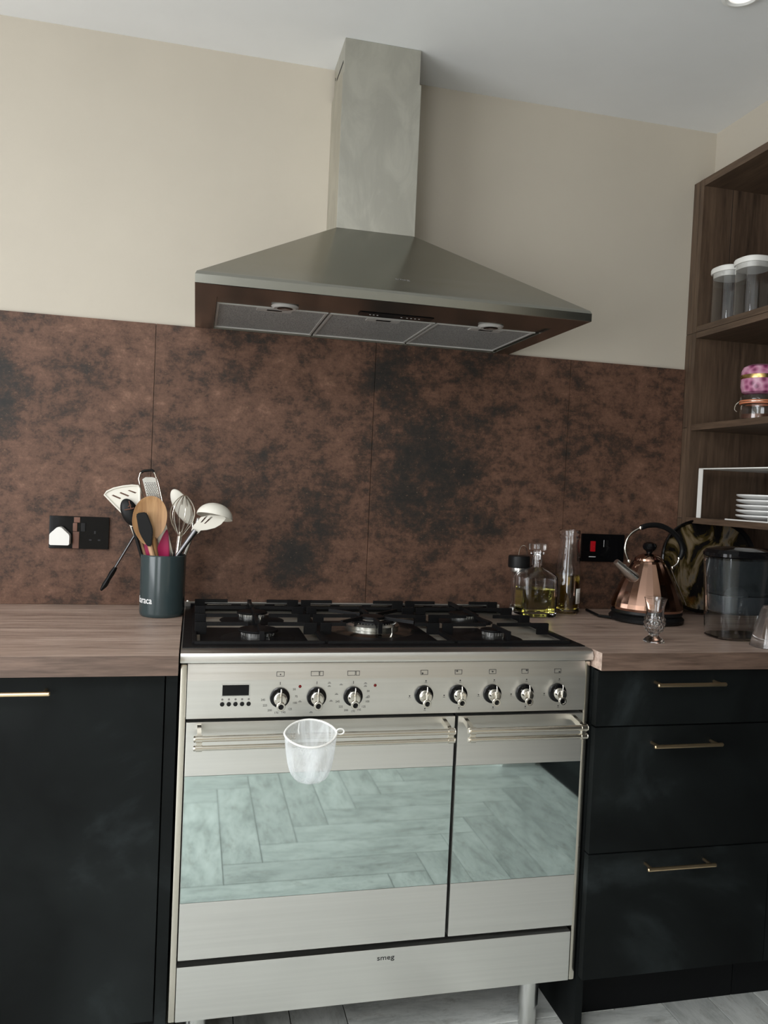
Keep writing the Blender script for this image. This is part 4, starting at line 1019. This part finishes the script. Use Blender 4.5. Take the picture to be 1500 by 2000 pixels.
# clip jar and pink tin
cj = thing('clip_jar', 'low glass clip-top jar with an orange rubber seal on the middle shelf', 'jar', (1.115, -.262, 1.4792))
jx2, jy2, jz = 1.118, -.250, 1.4792
def up(pr, k=1.12): return [(r*k, z*k) for r, z in pr]
MB().lathe(up([(0, 0), (.040, 0), (.043, .003), (.0430, .036), (.0400, .042), (.0385, .042), (.0405, .034), (.0405, .005), (0, .004)]), (jx2, jy2, jz), 40).obj('jar', 'glass', cj)
t = NT('orange_rubber'); t.set(Base_Color=srgb(196, 120, 84), Roughness=.5); M['rubber'] = t.m
MB().lathe(up([(.040, .0425), (.045, .0425), (.0455, .047), (.045, .051), (.040, .051), (.040, .0425)]), (jx2, jy2, jz), 40).obj('seal', 'rubber', cj, 'orange rubber seal')
MB().lathe(up([(0, .0515), (.043, .0515), (.044, .056), (.041, .064), (.034, .067), (0, .067)]), (jx2, jy2, jz), 40).obj('lid', 'glass', cj)
MB().tube(smooth_path([Vector((jx2-.040, jy2+.031, jz+.056)), Vector((jx2-.046, jy2+.038, jz+.047)), Vector((jx2-.047, jy2+.040, jz+.034)), Vector((jx2-.043, jy2+.035, jz+.027))]), .0013, 8).tube([Vector((jx2+.052*math.cos(q), jy2+.052*math.sin(q), jz+.0526)) for q in [2*PI*k/36 for k in range(36)]], .0010, 6, closed=True).obj('clip', 'polished', cj, 'wire clip')
MB().lathe(up([(0, .0045), (.0395, .0050), (.0395, .016), (0, .016)]), (jx2, jy2, jz), 36).obj('contents', 'bronze', cj)
pt = thing('pink_tin', 'round pink floral tin with a gold band, on top of the clip jar', 'tin', (jx2, jy2, jz+.0755))
pz = jz+.0755
def up2(pr): return [(r*1.12, z*1.25) for r, z in pr]
MB().lathe(up2([(0, 0), (.032, 0), (.041, .005), (.0445, .016), (.0445, .034), (0, .034)]), (jx2, jy2, pz), 40).obj('body', 'pink', pt)
MB().lathe(up2([(0, .0342), (.0452, .0342), (.0458, .038), (.0452, .0430), (0, .0430)]), (jx2, jy2, pz), 40).obj('band', 'gold', pt, 'gold band')
MB().lathe(up2([(0, .0432), (.0445, .0432), (.0440, .052), (.040, .061), (.030, .066), (0, .068)]), (jx2, jy2, pz), 40).obj('lid', 'pink', pt)
# rack with plates
rk = thing('shelf_rack', 'white metal rack holding plates on the lowest shelf', 'rack', (1.15, -.245, 1.1943))
rx0, rx1, ry0, ry1, rz0, rz1 = 1.050, 1.325, -.402, -.088, 1.1943, 1.3440
MB().box(rx0, rx1, ry0, ry1, rz1-.0035, rz1, .001).obj('top', 'white_plastic', rk)
MB().box(rx0, rx0+.0025, ry1-.019, ry1, rz0, rz1-.0036).obj('leg', 'white_plastic', rk); MB().box(rx1-.0025, rx1, ry1-.019, ry1, rz0, rz1-.0036).obj('leg', 'white_plastic', rk)
MB().box(rx0, rx1, ry0, ry0+.0025, rz0, rz1-.0036).obj('end_panel', 'white_plastic', rk)
MB().box(rx0, rx0+.003, ry0+.003, ry1-.135, rz0, rz0+.0035).obj('floor_rail', 'white_plastic', rk); MB().box(rx1-.003, rx1, ry0+.003, ry1-.135, rz0, rz0+.0035).obj('floor_rail', 'white_plastic', rk)
plate0 = None; names = ['top plate of the white plate stack in the rack', 'second plate from the top in the rack', 'middle plate of the five in the rack', 'second plate from the bottom in the rack', 'bottom plate of the white plate stack in the rack']
for i in range(5):
    lab_ = 'white china '+names[4-i]
    z = rz0+.0005+i*.0143
    if plate0 is None:
        plate0 = thing('plate', lab_, 'plate', (1.146, -.292, z), 'white plates stacked in the rack')
        MB().lathe([(0, .0015), (.050, .0015), (.052, 0), (.056, 0), (.060, .003), (.088, .0105), (.0915, .0140), (.0910, .0170), (.0880, .0170), (.060, .0095), (.054, .0080), (0, .0080)], (1.146, -.292, z), 56).obj('dish', 'porcelain', plate0)
    else:
        c = copy_tree(plate0, (0, 0, i*.0143)); c['label'] = lab_
